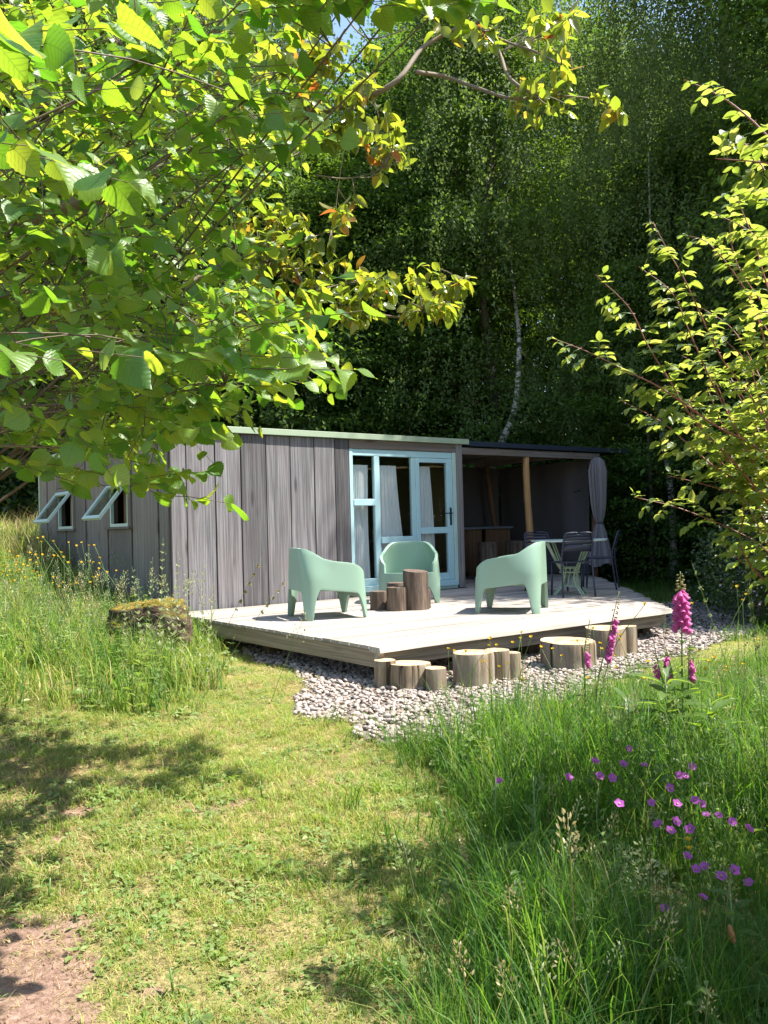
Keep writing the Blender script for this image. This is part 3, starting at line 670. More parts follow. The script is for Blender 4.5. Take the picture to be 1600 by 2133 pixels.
# mossy rock ----------------------------------------------------------------
import bmesh
bm = bmesh.new(); bmesh.ops.create_cube(bm, size=1); bmesh.ops.subdivide_edges(bm, edges=bm.edges[:], cuts=14, use_grid_fill=True)
for v in bm.verts:
    c = v.co; d = c.normalized()*.62; c = c.lerp(d, .45); nz = float(vnoise(c.x*2+7+c.z, c.y*2+c.z*2, .35)-.5)*.22+float(vnoise(c.x*5+3, c.y*4-c.z*5, .2)-.5)*.12
    c = c*(1+nz*1.4); v.co = Vector((c.x*.68, c.y*.5, (c.z+.5)*.50-.06+c.x*.04))
me = bpy.data.meshes.new('mossy_rock'); bm.to_mesh(me); bm.free(); me.polygons.foreach_set('use_smooth', [True]*len(me.polygons)); me.materials.append(M['rock'])
o = bpy.data.objects.new('mossy_rock', me); C.objects.link(o); p = at(312, 1340, 8.6); o.location = (p[0], 8.6, float(ground_z(p[0], 8.6))+.02); o.rotation_euler = (0, 0, .15)
tag(o, 'squarish boulder topped with orange moss in the grass left of the deck', 'rock')

# ---------------------------------------------------------------- leaf shapes
def leaf(ws, serr=0.0, fold=.25, droop=.25, wid=.8, curl=0, twist=0):
    """ws: half-width profile at even stations along the unit length; +Y tip, +Z upper side"""
    n = len(ws); V = []; U = []
    for i, w in enumerate(ws):
        f = i/(n-1); w = w*wid*.5; e = 1+serr*(1 if i % 2 else -1) if 0 < i < n-1 else 1
        z = -droop*f*f; tw = twist*f
        for sx in (-1, 0, 1):
            x = sx*w*e; zz = z+fold*abs(x)+curl*math.sin(f*7+sx)*.03
            V.append((x*math.cos(tw), f-(.15*serr if (sx and i % 2) else 0), zz+x*math.sin(tw))); U.append((.5+sx*.5*min(1, w/(wid*.5)), f))
    F = []
    for i in range(n-1):
        a = i*3
        for k in (0, 1): F += [(a+k, a+k+1, a+k+4), (a+k, a+k+4, a+k+3)]
    return np.array(V), np.array(F), np.array(U)
HZ = [.06, .60, .82, .94, .99, 1.0, .98, .93, .86, .76, .64, .50, .30, .12, .01]
hazel_leaves = [leaf(HZ, .055, f, d, w, 1, tw) for f, d, w, tw in ((.2, .2, 1.02, 0), (.35, .35, .95, .3), (.1, .1, 1.05, -.3), (.45, .5, 1.0, .1), (-.15, .3, .96, .5), (.28, .05, 1.05, -.5))]
AP = [.03, .5, .8, .97, 1, .92, .74, .45, .03]
apple_leaves = [leaf(AP, .0, f, d, w, .5, tw) for f, d, w, tw in ((.3, .2, .52, 0), (.5, .45, .5, .3), (.15, .1, .56, -.3), (.6, .6, .5, .2))]
rose_leaves = [leaf([.03, .7, 1, .9, .6, .03], .03, f, d, .62, .3, tw) for f, d, tw in ((.3, .2, 0), (.5, .35, .3), (.2, .1, -.3))]
def mesh_leaf(name, L, mat):
    V, F, U = L; o = mk(name, V, F, mat, False, uv=U, tone=np.zeros(len(F)), smooth=True); m = o.data; bpy.data.objects.remove(o); return m
def rvec(s=1.0): return rng.normal(size=3)*s
def add_leaves(root, mats, idx, shapes, mat, maxn=300):
    """the largest as single leaves, the rest as one mass"""
    mats = np.array(mats); idx = np.array(idx); size = np.linalg.norm(mats[:, :3, 1], axis=1)/np.maximum(.5, mats[:, 1, 3])
    px = mats[:, :3, 3]; front = px[:, 1] > .3
    u = 800+1787*px[:, 0]/np.maximum(px[:, 1], .3); v = 1096-1787*(px[:, 2]-EYE)/np.maximum(px[:, 1], .3)
    vis = front & (u > -60) & (u < 1660) & (v > -60) & (v < 2190); size = size*np.where(vis, 1, .01)
    order = np.argsort(-size); big, rest = order[:maxn], order[maxn:]
    ms = [mesh_leaf('leaf', L, mat) for L in shapes]
    inv = np.array(root.matrix_basis.inverted()) if root else np.eye(4)
    for k in big:
        o = bpy.data.objects.new('leaf', ms[idx[k]]); C.objects.link(o); o.parent = root; o.matrix_basis = Matrix(inv @ mats[k])
    if len(rest):
        V, F, U, T = stamp(shapes, np.array([inv @ q for q in mats[rest]]), idx[rest])
        mk('foliage', V, F, mat, root, uv=U, tone=T, smooth=True)['kind'] = 'stuff'
def join_tubes(name, tubes, mat, root):
    Vs, Fs, n = [], [], 0; inv = np.array(root.matrix_basis.inverted())
    for pts, r, k in tubes:
        V, F = tube(pts, r, k); Vs.append(V); Fs.append(F+n); n += len(V)
    V = np.vstack(Vs); V = V @ inv[:3, :3].T+inv[:3, 3]
    return mk(name, V, np.vstack(Fs), mat, root, smooth=True)

# ---------------------------------------------------------------- hazel, near left
hz = thing('hazel_tree', 'hazel tree with big sunlit toothed leaves hanging in from the left', 'tree', (-3.4, 4.3, -.05))
HP = np.array([(-160, -120), (1000, -120), (980, -25), (700, -20), (620, 40), (550, 120), (560, 220), (610, 290), (560, 340), (490, 390), (450, 450), (480, 540), (520, 610), (640, 660), (650, 730), (540, 790), (520, 850), (430, 890), (330, 930), (250, 960), (150, 965), (60, 960), (-160, 1000)], float)
twigs = []
while len(twigs) < 880:
    x, y = rng.uniform(-160, 980), rng.uniform(-120, 1080)
    if not in_poly(x, y, HP): continue
    d = rng.uniform(2.6, 5.8); 
    if y < 120 and x > 600: d = rng.uniform(2.4, 3.2)
    twigs.append(at(x, y, d))
for (x, y, d) in ((40, 90, 1.45), (-60, 40, 1.35), (190, 60, 1.6), (20, 300, 1.75), (230, 370, 2.3), (700, 770, 2.7), (600, 745, 2.8), (420, 735, 2.5), (260, 740, 2.3), (90, 745, 2.1), (455, 1045, 3.6), (400, 985, 3.5), (330, 1010, 3.2),
                  (200, 985, 3.0), (300, 700, 2.6), (650, 660, 3.3), (930, 8, 2.8), (830, 0, 2.9), (1010, 4, 2.8), (690, 5, 2.7)): twigs.append(at(x, y, d))
twigs = np.array(twigs)
limbs = []
ends = twigs[rng.choice(880, 110, replace=False)]
for e in ends:
    b0 = np.array([-3.4, 4.3, -.05])+rng.normal(size=3)*np.array([.12, .12, 0]); mid = b0+(e-b0)*.5+np.array([-.2, 0, .35])+rvec(.42); mid[2] = max(mid[2], min(e[2], 1.9)); limbs.append(spline([b0, b0+(mid-b0)*.5+np.array([0, 0, .25]), mid, e], 8))
LP = np.vstack([l[8:] for l in limbs]); tb_ = []
for l in limbs: tb_.append((l, np.linspace(.012, .003, len(l)), 5))
mats = []; idx = []
def twig_leaves(p0, p1, n, size, mats, idx, nshape, spread=1.0, upj=.5, hang=.3):
    d = p1-p0; L = np.linalg.norm(d); d = d/L; side = np.cross(d, [0, 0, 1.]); side /= np.linalg.norm(side)+1e-9
    for k in range(n):
        f = .12+.88*k/max(1, n-1); p = p0+(p1-p0)*f+rvec(.006); sg = 1 if k % 2 else -1
        fw = d*rng.uniform(.35, .8)+side*sg*spread*rng.uniform(.5, 1.1)+np.array([0, 0, -hang])*rng.uniform(.2, 1.6)+rvec(.15)
        if k == n-1: fw = d+np.array([0, 0, -hang])
        up = np.array([0, 0, 1.])+rvec(upj); s = size*rng.uniform(.6, 1.15)
        mats.append(frame(p, fw, up, s)); idx.append(int(rng.integers(nshape)))
for i, q in enumerate(twigs):
    j = np.argmin(np.linalg.norm(LP-q, axis=1)); a = LP[j]; out = q-a; out[2] *= .5
    if np.linalg.norm(out) < .15: out = np.array([.8, -.3, .0])
    out = out/np.linalg.norm(out)+np.array([.55, -.25, -.12])+rvec(.3); out /= np.linalg.norm(out)
    L = rng.uniform(.28, .5); tip = q+out*L*.6; st = q-out*L*.4
    if i >= 880: out = np.array([.9, -.1, -.15])+rvec(.1); tip = q+out*.05; st = q-out*.32
    pts = spline([a, (a+st)/2+np.array([0, 0, .04]), st, (st+tip)/2, tip], 3)
    tb_.append((pts, np.linspace(.0026, .0012, len(pts)), 4))
    twig_leaves(st, tip, int(rng.integers(6, 10)), .077 if i < 880 else .10, mats, idx, 6)
join_tubes('branches', tb_, M['twig'], hz); add_leaves(hz, mats, idx, hazel_leaves, M['hazel'])

# ---------------------------------------------------------------- glossy-leaved fruit tree behind the hazel
ap = thing('fruit_tree', 'fruit tree with glossy yellow-green and orange leaves reaching over from the left', 'tree', (-4.6, 5.6, 0))
LB = [([(560, 262), (650, 240), (760, 205), (830, 165), (880, 100), (940, 65), (1000, 40), (985, -60)], 4.6, .019),
      ([(868, 150), (930, 160), (1000, 185), (1070, 205), (1170, 200), (1230, 205)], 4.5, .012), ([(1000, 40), (1040, 110), (1060, 160), (1110, 195), (1160, 200)], 4.5, .013),
      ([(980, 50), (1050, 85), (1110, 105), (1170, 135)], 4.4, .009), ([(648, 238), (645, 170), (690, 110), (720, 60)], 4.6, .012), ([(648, 238), (600, 160), (575, 100)], 4.6, .009),
      ([(740, 210), (690, 290), (640, 310), (600, 330)], 4.6, .007), ([(712, -10), (725, 40), (770, 80), (850, 60)], 4.5, .006), ([(660, 365), (715, 372), (760, 365), (800, 350)], 4.7, .005),
      ([(450, 555), (540, 545), (610, 560), (650, 610), (740, 645), (830, 660), (880, 650)], 5.0, .012), ([(560, 545), (640, 500), (690, 480)], 5.0, .006), ([(650, 610), (720, 590), (790, 590)], 5.0, .005),
      ([(880, 650), (920, 600), (960, 590)], 5.0, .004), ([(740, 160), (700, 430), (720, 440)], 5.0, .003), ([(480, 300), (560, 262)], 4.8, .022), ([(380, 600), (450, 555)], 5.1, .02)]
lb = [(spline([at(x, y, d+.12*math.sin(i*1.7)) for i, (x, y) in enumerate(P_)], 5), r) for P_, d, r in LB]
tb_ = [(l, np.linspace(r, r*.45, len(l)), 7) for l, r in lb]
trunk = spline([(-4.6, 5.6, -.1), (-4.4, 5.5, 1.5), (-3.2, 5.3, 2.8), lb[14][0][0]], 6); tb_.append((trunk, np.linspace(.10, .035, len(trunk)), 8))
t2 = spline([(-4.4, 5.5, 1.5), (-3.0, 5.5, 2.3), lb[15][0][0]], 6); tb_.append((t2, np.linspace(.05, .022, len(t2)), 7))
LP = np.vstack([l for l, r in lb[:14]])
mats = []; idx = []
CL = [(1250, 205, 45, 10, 4.4), (1160, 190, 60, 14, 4.5), (1080, 180, 50, 9, 4.5), (1140, 80, 55, 13, 4.4), (1190, 50, 35, 8, 4.4), (960, 20, 90, 10, 4.5), (1020, 60, 40, 5, 4.5), (650, 190, 75, 34, 4.6), (720, 140, 50, 14, 4.6), (740, 190, 45, 12, 4.6), (600, 120, 60, 16, 4.7),
      (730, 290, 45, 14, 4.6), (810, 280, 45, 14, 4.6), (680, 270, 40, 10, 4.6), (720, 440, 30, 9, 5.0), (840, 308, 16, 4, 4.6), (600, 500, 70, 26, 5.0), (540, 540, 60, 20, 5.1), (660, 530, 60, 24, 5.0), (690, 600, 70, 28, 5.0), (640, 640, 60, 20, 5.0), (760, 640, 50, 18, 5.0), (790, 600, 45, 14, 5.0),
      (890, 600, 45, 22, 5.0), (945, 600, 35, 14, 5.0), (850, 640, 35, 9, 5.0), (940, 640, 30, 8, 5.0), (500, 640, 90, 20, 5.3), (360, 640, 60, 14, 5.4), (250, 650, 70, 14, 5.4), (80, 660, 90, 14, 5.4), (540, 440, 50, 16, 5.0), (800, 350, 25, 3, 4.7), (480, 180, 80, 16, 5), (300, 250, 100, 14, 5.2)]
for (x, y, r, n, d) in CL:
    for _ in range(max(2, int(n/1.35))):
        q = at(x+rng.normal()*r*.55, y+rng.normal()*r*.55, d+rng.normal()*.15); j = np.argmin(np.linalg.norm(LP-q, axis=1)); a = LP[j]
        v = q-a; 
        if np.linalg.norm(v) > .5: a = q-v/np.linalg.norm(v)*.35
        tb_.append((spline([a, (a+q)/2+rvec(.015), q], 3), np.linspace(.004, .002, 7), 4))
        k = int(rng.integers(4, 8)); dirv = q-a; dirv /= np.linalg.norm(dirv)+1e-9
        for m_ in range(k):
            fw = dirv*.4+rvec(.55)+np.array([0, 0, -.35]); mats.append(frame(q-dirv*rng.uniform(0, .09)+rvec(.012), fw, np.array([0, 0, 1])+rvec(.5), rng.uniform(.055, .105))); idx.append(int(rng.integers(4)))
join_tubes('branches', tb_, M['limb'], ap); add_leaves(ap, mats, idx, apple_leaves, M['apple'])

# ---------------------------------------------------------------- rose bush, near right
rb = thing('rose_bush', 'tall wild rose bush with thorny red stems and yellow-green leaves at the right edge', 'bush', (2.55, 4.1, -.05))
ST = [([(1640, 1000), (1480, 880), (1380, 810), (1300, 770), (1230, 735), (1145, 702)], 3.3), ([(1600, 1050), (1450, 880), (1400, 800), (1350, 720), (1310, 640), (1240, 572)], 3.4),
      ([(1620, 1050), (1500, 830), (1440, 700), (1400, 610), (1330, 555)], 3.5), ([(1640, 950), (1560, 820), (1500, 740), (1430, 590), (1390, 520), (1360, 462)], 3.3), ([(1650, 760), (1600, 650), (1540, 560), (1520, 470), (1538, 392)], 3.2),
      ([(1700, 640), (1600, 530), (1560, 480), (1478, 440)], 3.0), ([(1700, 380), (1620, 305), (1560, 245), (1500, 200), (1425, 165)], 2.3), ([(1650, 1080), (1500, 980), (1450, 940), (1380, 880), (1290, 832)], 3.5),
      ([(1700, 1260), (1600, 1150), (1540, 1110), (1420, 1060), (1320, 1035)], 3.7), ([(1700, 1120), (1560, 1040), (1470, 1010), (1390, 990)], 3.6), ([(1640, 900), (1590, 700), (1550, 600), (1480, 510), (1430, 490)], 3.1),
      ([(1680, 820), (1600, 600), (1570, 500), (1530, 400)], 2.9), ([(1680, 700), (1620, 420), (1590, 350), (1545, 290)], 2.6), ([(1600, 1000), (1520, 860), (1480, 780), (1420, 740)], 3.6), ([(1640, 900), (1560, 740), (1520, 680), (1460, 640)], 3.4),
      ([(1650, 1000), (1590, 860), (1560, 760), (1500, 700)], 3.2), ([(1660, 860), (1630, 760), (1600, 690), (1560, 640)], 3.0), ([(1670, 1250), (1600, 1190), (1560, 1180), (1500, 1130)], 3.9), ([(1700, 420), (1630, 360), (1600, 340), (1490, 330)], 2.2)]
for _ in range(16):
    x = rng.uniform(1430, 1640); y = rng.uniform(720, 1040); y = max(y, 1620-.55*x) ; ST.append(([(x+rng.uniform(60, 160), y+rng.uniform(150, 260)), (x+rng.uniform(25, 60), y+90), (x, y)], rng.uniform(3.2, 4.1)))
tb_ = []; mats = []; idx = []; thorn = MB(); rl = []
base = np.array([2.55, 4.1, -.05])
for P_, d in ST:
    W = [at(x, y, d+.15*i/len(P_)) for i, (x, y) in enumerate(P_)]; st = W[0]; lead = base+rvec(.06)*np.array([1, 1, 0])
    pts = spline([lead, lead*.6+st*.4+np.array([.1, 0, .1])]+W, 5); n = len(pts); r = np.linspace(.006, .0014, n); tb_.append((pts, r, 5))
    vis = pts[10:]; Lc = np.concatenate([[0], np.cumsum(np.linalg.norm(np.diff(vis, axis=0), axis=1))]); s = .02
    while s < Lc[-1]:
        k = np.searchsorted(Lc, s)-1; k = max(0, min(k, len(vis)-2)); f = (s-Lc[k])/(Lc[k+1]-Lc[k]+1e-9); p = vis[k]*(1-f)+vis[k+1]*f; dv = vis[k+1]-vis[k]; dv /= np.linalg.norm(dv)
        sd_ = rvec(1); sd_ -= dv*(sd_@dv); sd_ /= np.linalg.norm(sd_); g = .55+.45*min(1, (Lc[-1]-s)/.25); out = sd_*.8+dv*.35+np.array([-.1, 0, .1]); L = rng.uniform(.05, .09)*g; e = p+out*L+np.array([0, 0, -.01])
        rl.append((spline([p, (p+e)/2+np.array([0, 0, .008]), e], 2), np.linspace(.0012, .0008, 5), 3)); ax = e-p; ax /= np.linalg.norm(ax); q2 = np.cross(ax, [0, 0, 1.]); q2 /= np.linalg.norm(q2)+1e-9
        sz = rng.uniform(.040, .058)*g
        mats.append(frame(e, ax+[0, 0, -.25], np.array([0, 0, 1])+rvec(.25), sz*1.1)); idx.append(int(rng.integers(3)))
        for ff in (.55, .95)[:2 if g > .7 else 1]:
            for sg in (-1, 1): mats.append(frame(p+(e-p)*ff, q2*sg+ax*.45+[0, 0, -.2], np.array([0, 0, 1])+rvec(.25), sz)); idx.append(int(rng.integers(3)))
        if rng.random() < .6:
            b_ = frame(p, -sd_+dv*-.3, dv, .012); thorn.add([(-.12, 0, -.2), (.12, 0, -.2), (0, 0, .25), (0, 1, -.1)], [(0, 1, 3), (1, 2, 3), (2, 0, 3)], Matrix(b_))
        s += rng.uniform(.028, .048)
join_tubes('stems', tb_, M['redstem'], rb); join_tubes('leaf_stalks', rl, M['stem'], rb)['kind'] = 'stuff'
o = thorn.build('thorns', M['redstem'], rb); o.matrix_parent_inverse = rb.matrix_basis.inverted(); o['kind'] = 'stuff'
add_leaves(rb, mats, idx, rose_leaves, M['rose'])

# ---------------------------------------------------------------- forest
def sq_leaf(s=1.0): return np.array([(0, 0, 0), (.30, .45, .05), (0, 1, -.08), (-.30, .45, .05)])*s, np.array([(0, 1, 2), (0, 2, 3)]), np.zeros((4, 2))
def crown_mesh(name, kind, H, R, n_cl, n_lf, seed, mat, low=.1):
    r = np.random.default_rng(seed); P = []; D = []; U = []; S = []
    br = []
    for _ in range(n_cl):
        h = low+(1-low)*r.random()**.85; rad = R*(1-.75*max(0, (h-.35)/.65)**1.7)*(.55+.45*min(1, h/.25)); a = r.uniform(0, 2*math.pi); q = rad*(.25+.75*r.random()**.5)
        c = np.array([q*math.cos(a), q*math.sin(a), H*h]); br.append((np.array([0, 0, H*max(.03, h-.12)]), c))
        out = np.array([math.cos(a), math.sin(a), 0])
        if kind == 'beech':
            m_ = int(n_lf*r.uniform(.5, 1.5)); t_ = r.normal(size=(m_, 3))*np.array([.55, .55, .09]); p = c+t_-np.outer(np.abs(t_[:, 0])+np.abs(t_[:, 1]), [0, 0, .22])
            fw = out+r.normal(size=(m_, 3))*.7; fw[:, 2] -= .35; up = np.array([0, 0, 1])+r.normal(size=(m_, 3))*.28; s = r.uniform(.085, .155, m_)
        else:
            ns = 9; m_ = int(n_lf*r.uniform(.5, 1.5)); k = r.integers(ns, size=m_); o_ = r.normal(size=(ns, 3))*np.array([.45, .45, .2]); f = r.random(m_); p = c+o_[k]+np.outer(f, [0, 0, -.95])+out*.2*f[:, None]+r.normal(size=(m_, 3))*.07
            fw = r.normal(size=(m_, 3))*.6; fw[:, 2] -= .8; up = r.normal(size=(m_, 3))*.6+out+[0, 0, .4]; s = r.uniform(.05, .09, m_)
        P.append(p); D.append(fw); U.append(up); S.append(s)
    P = np.vstack(P); D = np.vstack(D); U = np.vstack(U); S = np.concatenate(S)
    D /= np.linalg.norm(D, axis=1, keepdims=True); X = np.cross(D, U); X /= np.linalg.norm(X, axis=1, keepdims=True)+1e-9; Z = np.cross(X, D)
    b, F, _ = sq_leaf(); V = P[:, None]+S[:, None, None]*(b[None, :, 0, None]*X[:, None]+b[None, :, 1, None]*D[:, None]+b[None, :, 2, None]*Z[:, None])
    k = len(P); F = (np.array([[0, 1, 2, 3]])[None]+(np.arange(k)*4)[:, None, None]).reshape(-1, 4)
    T = r.random(k)*.5
    o = mk(name, V.reshape(-1, 3), F, mat, False, tone=T); me = o.data; bpy.data.objects.remove(o); return me, br
def trunk_mesh(name, pts, r0, r1, br, mat, nb=40):
    Vs, Fs, n = [], [], 0
    for pp, rr, k in [(spline(pts, 6), None, 9)]+[(spline([a, a*.4+b*.6+np.array([0, 0, .25]), b], 3), .022, 4) for a, b in br[:nb]]:
        rad = np.linspace(r0, r1, len(pp)) if rr is None else np.linspace(rr, .006, len(pp)); V, F = tube(pp, rad, k); Vs.append(V); Fs.append(F+n); n += len(V)
    o = mk(name, np.vstack(Vs), np.vstack(Fs), mat, False, smooth=True); me = o.data; bpy.data.objects.remove(o); return me
TR = []
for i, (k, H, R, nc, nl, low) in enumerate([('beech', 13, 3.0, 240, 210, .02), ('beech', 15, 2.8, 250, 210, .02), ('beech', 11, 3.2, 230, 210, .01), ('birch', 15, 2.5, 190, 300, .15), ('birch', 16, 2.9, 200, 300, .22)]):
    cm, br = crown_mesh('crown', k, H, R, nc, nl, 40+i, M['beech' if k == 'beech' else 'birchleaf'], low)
    w1 = .25*math.sin(i*2.1); tm = trunk_mesh('trunk', [(0, 0, -.3), (w1*.6, 0, H*.25), (-w1, w1, H*.5), (w1, -w1, H*.8), (0, 0, H*.97)], .14, .03, br, M['tree_bark'])
    TR.append((cm, tm))
def tree(kind, x, y, s, rz, label, cat='tree', group='trees of the forest', tilt=(0, 0), tm=None):
    o = thing('birch_tree' if kind > 2 else 'forest_tree', label, cat, (x, y, float(ground_z(x, y))-.05), rz, group); o.rotation_euler = (tilt[0], tilt[1], rz); o.scale = (s, s, s)
    for nm, me in (('trunk', tm or TR[kind][1]), ('crown', TR[kind][0])):
        c = bpy.data.objects.new(nm, me); C.objects.link(c); c.parent = o
    return o
fr = np.random.default_rng(5)
lab_row = {0: 'dark leafy tree in the first row behind the cabin', 1: 'dark leafy tree deeper in the wood behind the cabin', 2: 'tall pale tree rising at the back of the wood', 3: 'leafy tree at the wooded right side of the clearing'}
ORD = 'first second third fourth fifth sixth seventh eighth ninth tenth eleventh twelfth thirteenth fourteenth fifteenth'.split()
def rows(y0, x0, x1, dx, kinds, smin, smax, lab, jy=1.0):
    x = x0; q = 0
    while x < x1:
        k = kinds[int(fr.integers(len(kinds)))]; tree(k, x+fr.uniform(-.6, .6), y0+fr.uniform(-jy, jy), fr.uniform(smin, smax), fr.uniform(0, 6.3), lab+', '+ORD[min(q, 14)]+' from the left', group='forest, '+lab.split(' ', 2)[2]); q += 1; x += dx*fr.uniform(.8, 1.2)
rows(20.2, -8, 9.5, 2.9, (0, 1, 2), .75, 1.0, lab_row[0], .6)
rows(23.6, -11, 13, 3.0, (0, 1, 3, 4), .95, 1.15, lab_row[1])
rows(27.5, -15, 17, 3.1, (0, 1, 3, 4), 1.05, 1.3, lab_row[2])
rows(33, -18, 20, 3.2, (0, 1, 2), 1.1, 1.4, 'shaded tree standing farthest back in the wood')
for i, (x, y, k, s) in enumerate([(9.4, 17.2, 2, .8), (10.2, 13.4, 0, .85), (12.5, 16, 1, .9), (13.2, 11, 0, .85), (13.5, 7.2, 1, .8), (15.5, 13.5, 2, 1), (17, 9, 0, 1), (17, 4.5, 2, .9), (14, 2.5, 0, .75), (13, -2, 1, .8), (20, 6, 1, 1), (20, 0, 0, 1)]):
    tree(k, x, y, s, i*1.3, lab_row[3]+', '+ORD[i]+' counted from the back', group='trees on the right side')
for i, (x, y, k, s) in enumerate([(-12, 26, 2, .8), (-15, 29, 0, .9), (-9.5, 30, 0, .9), (-14, 21, 0, .7)]): tree(k, x, y, s, i*1.3, 'leafy tree beyond the meadow slope left of the cabin', group='trees beyond the meadow slope')
r = np.random.default_rng(77); n = 52000; P = np.stack([r.uniform(-28, 30, n), r.uniform(36, 41, n), 20*r.random(n)**1.15], 1); P[:, 2] += ground_z(P[:, 0], P[:, 1])-.3; P[:, 2] *= .75+.35*vnoise(P[:, 0], P[:, 1]*0, 3)
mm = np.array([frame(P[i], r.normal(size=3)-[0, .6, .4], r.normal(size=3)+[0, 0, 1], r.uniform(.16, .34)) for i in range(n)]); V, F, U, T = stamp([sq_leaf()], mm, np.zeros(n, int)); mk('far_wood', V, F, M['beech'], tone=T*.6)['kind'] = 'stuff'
# birches with bare white trunks
tm1 = trunk_mesh('trunk', [(0, 0, -.2), (.05, 0, 1.2), (.12, 0, 2.3), (.38, 0, 3.1), (.72, 0, 3.9), (.85, 0, 5.3), (1.0, 1.3, 6.6), (1.1, 2.6, 8.5), (1.2, 3.4, 12)], .13, .008, [], M['birch'])
tree(3, 2.25, 19.0, 1, 0, 'birch with curved white trunk above the shelter roof', group='birches with white trunks', tm=tm1)
tm2 = trunk_mesh('trunk', [(0, 0, -.2), (.0, 0, 2), (.2, 0, 3.4), (.35, 0, 5), (.4, 0, 9), (.3, 0, 12)], .09, .006, [], M['birch'])
tm3 = trunk_mesh('trunk', [(0, 0, -.2), (.05, 0, 3), (.1, 0, 7), (.3, 0, 11), (.4, 0, 15)], .19, .09, [], M['birch'])
tree(4, 7.35, 18.5, 1, 0, 'tall straight birch with pale trunk behind the rose bush', group='birches with white trunks', tm=tm3)
tree(4, 5.9, 17.6, .9, 2, 'birch with mottled lower trunk right of the deck', group='birches with white trunks', tm=tm2)
tree(1, 9.2, 13.1, 1.12, 1.2, 'dense tree right beside the clearing, shading the back of the deck', group='trees on the right side')
tree(2, 7.5, 10.9, .62, 2.2, 'small bushy tree shading the right end of the gravel', group='trees on the right side')
tree(1, 9.6, 16, 1.1, 2.2, 'dense tree behind the one shading the deck', group='trees on the right side')
tree(4, -4.2, 19.2, .9, 3, 'birch rising behind the cabin roof at left', group='birches with white trunks')
tm4 = trunk_mesh('trunk', [(0, 0, -.2), (-.03, 0, 1.5), (.05, 0, 3.5), (0, 0, 6)], .11, .06, [], M['tree_bark'])
tree(2, 5.35, 17.2, .6, 1, 'slim dark tree with bare lower stem beyond the deck', group='trees beyond the deck', tm=tm4)
# understorey and shrubs
def shrub_mesh(H, R, n, seed, mat, s0=.04, s1=.08):
    r = np.random.default_rng(seed); a = r.normal(size=(n, 3)); a /= np.linalg.norm(a, axis=1, keepdims=True); q = r.random(n)**.4; P = a*q[:, None]*np.array([R, R, H/2])+np.array([0, 0, H/2])
    P += .25*np.sin(P[:, [1, 2, 0]]*3.1+seed)*R*.5
    mats = np.array([frame(P[i], a[i]*.6+r.normal(size=3)*.6, np.array([0, 0, 1])+r.normal(size=3)*.5, r.uniform(s0, s1)) for i in range(n)]); b, F, U = sq_leaf(); b = b*np.array([1.3, 1, 1])
    V, F, U, T = stamp([(b, F, U)], mats, np.zeros(n, int)); o = mk('foliage', V, F, mat, False, tone=T); me = o.data; bpy.data.objects.remove(o); return me
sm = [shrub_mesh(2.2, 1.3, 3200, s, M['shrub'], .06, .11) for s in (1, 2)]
def shrub(x, y, s, me, lab, grp, nm='shrub'):
    o = thing(nm, lab, 'shrub', (x, y, float(ground_z(x, y))-.15), x*3, grp); o.scale = (s, s, s); c = bpy.data.objects.new('foliage', me); C.objects.link(c); c.parent = o
    t_ = MB();
    for k in range(5): t_.tube([(0, 0, 0), (.15*math.cos(k*1.3), .15*math.sin(k*1.3), .6), (.4*math.cos(k*1.3), .4*math.sin(k*1.3), 1.4)], [.03, .02, .01], 5)
    t_.build('stems', M['twig'], o); return o
for i, x in enumerate(np.arange(-9, 11, 1.9)): shrub(x, 18.6+.7*math.sin(i*2.2)+(.0 if x < 4 else 1.0), 1.25+.25*math.sin(i), sm[i % 2], 'dark undergrowth bush at the foot of the forest, '+ORD[i]+' from the left', 'undergrowth bushes')
for i, x in enumerate(np.arange(-10, 13, 2.0)): shrub(x, 22+.6*math.sin(i*1.2), 1.9, sm[i % 2], 'dark undergrowth bush among the forest trunks, '+ORD[i]+' from the left', 'undergrowth bushes further in')
tree(2, 3.45, 2.35, .40, 1.0, 'small leafy tree added out of view past the right edge to shade the tall grass', group=None)  # added out of view, only so that its crown shades the tall grass
fs = shrub_mesh(1.7, 1.0, 5200, 9, M['shrub'], .035, .07); fl = shrub_mesh(1.75, 1.03, 260, 12, M['white'], .03, .05)
for (x, y, s, lab) in ((4.55, 10.3, .85, 'dark shrub with small pale pink flowers behind the gravel at right'), (5.3, 11.6, 1.0, 'bigger dark shrub with pale flowers behind the pink one'), (4.6, 8.7, .55, 'low dark bush at the right end of the gravel')):
    o = shrub(x, y, s, fs, lab, 'flowering shrubs at right', 'flowering_shrub'); c = bpy.data.objects.new('blossom', fl); C.objects.link(c); c.parent = o; c['kind'] = 'stuff'

# ---------------------------------------------------------------- gravel, grass, weeds
def pebble(seed):
    r = np.random.default_rng(seed); bm = bmesh.new(); bmesh.ops.create_icosphere(bm, subdivisions=2, radius=.5)
    V = np.array([v.co for v in bm.verts]); F = np.array([[v.index for v in f.verts] for f in bm.faces]); bm.free()
    for _ in range(3): d = r.normal(size=3); V = V*(1+.10*np.sin(V@d*3+r.uniform(0, 6)))[:, None]
    V = V*np.array([1, r.uniform(.62, .85), r.uniform(.42, .6)]); return mk('pebble', V, F, M['pebble'], False, smooth=True)
n = 52000; x = rng.uniform(-2.2, 5.2, n); y = rng.uniform(5.0, 13.5, n); dens = np.clip(1.25-(y-7)*.1, .35, 1)
k = (gravel_mask(x, y) > .5) & (rng.random(n) < dens); x, y = x[k], y[k]; n = len(x); s = .022+.036*rng.random(n)**1.6
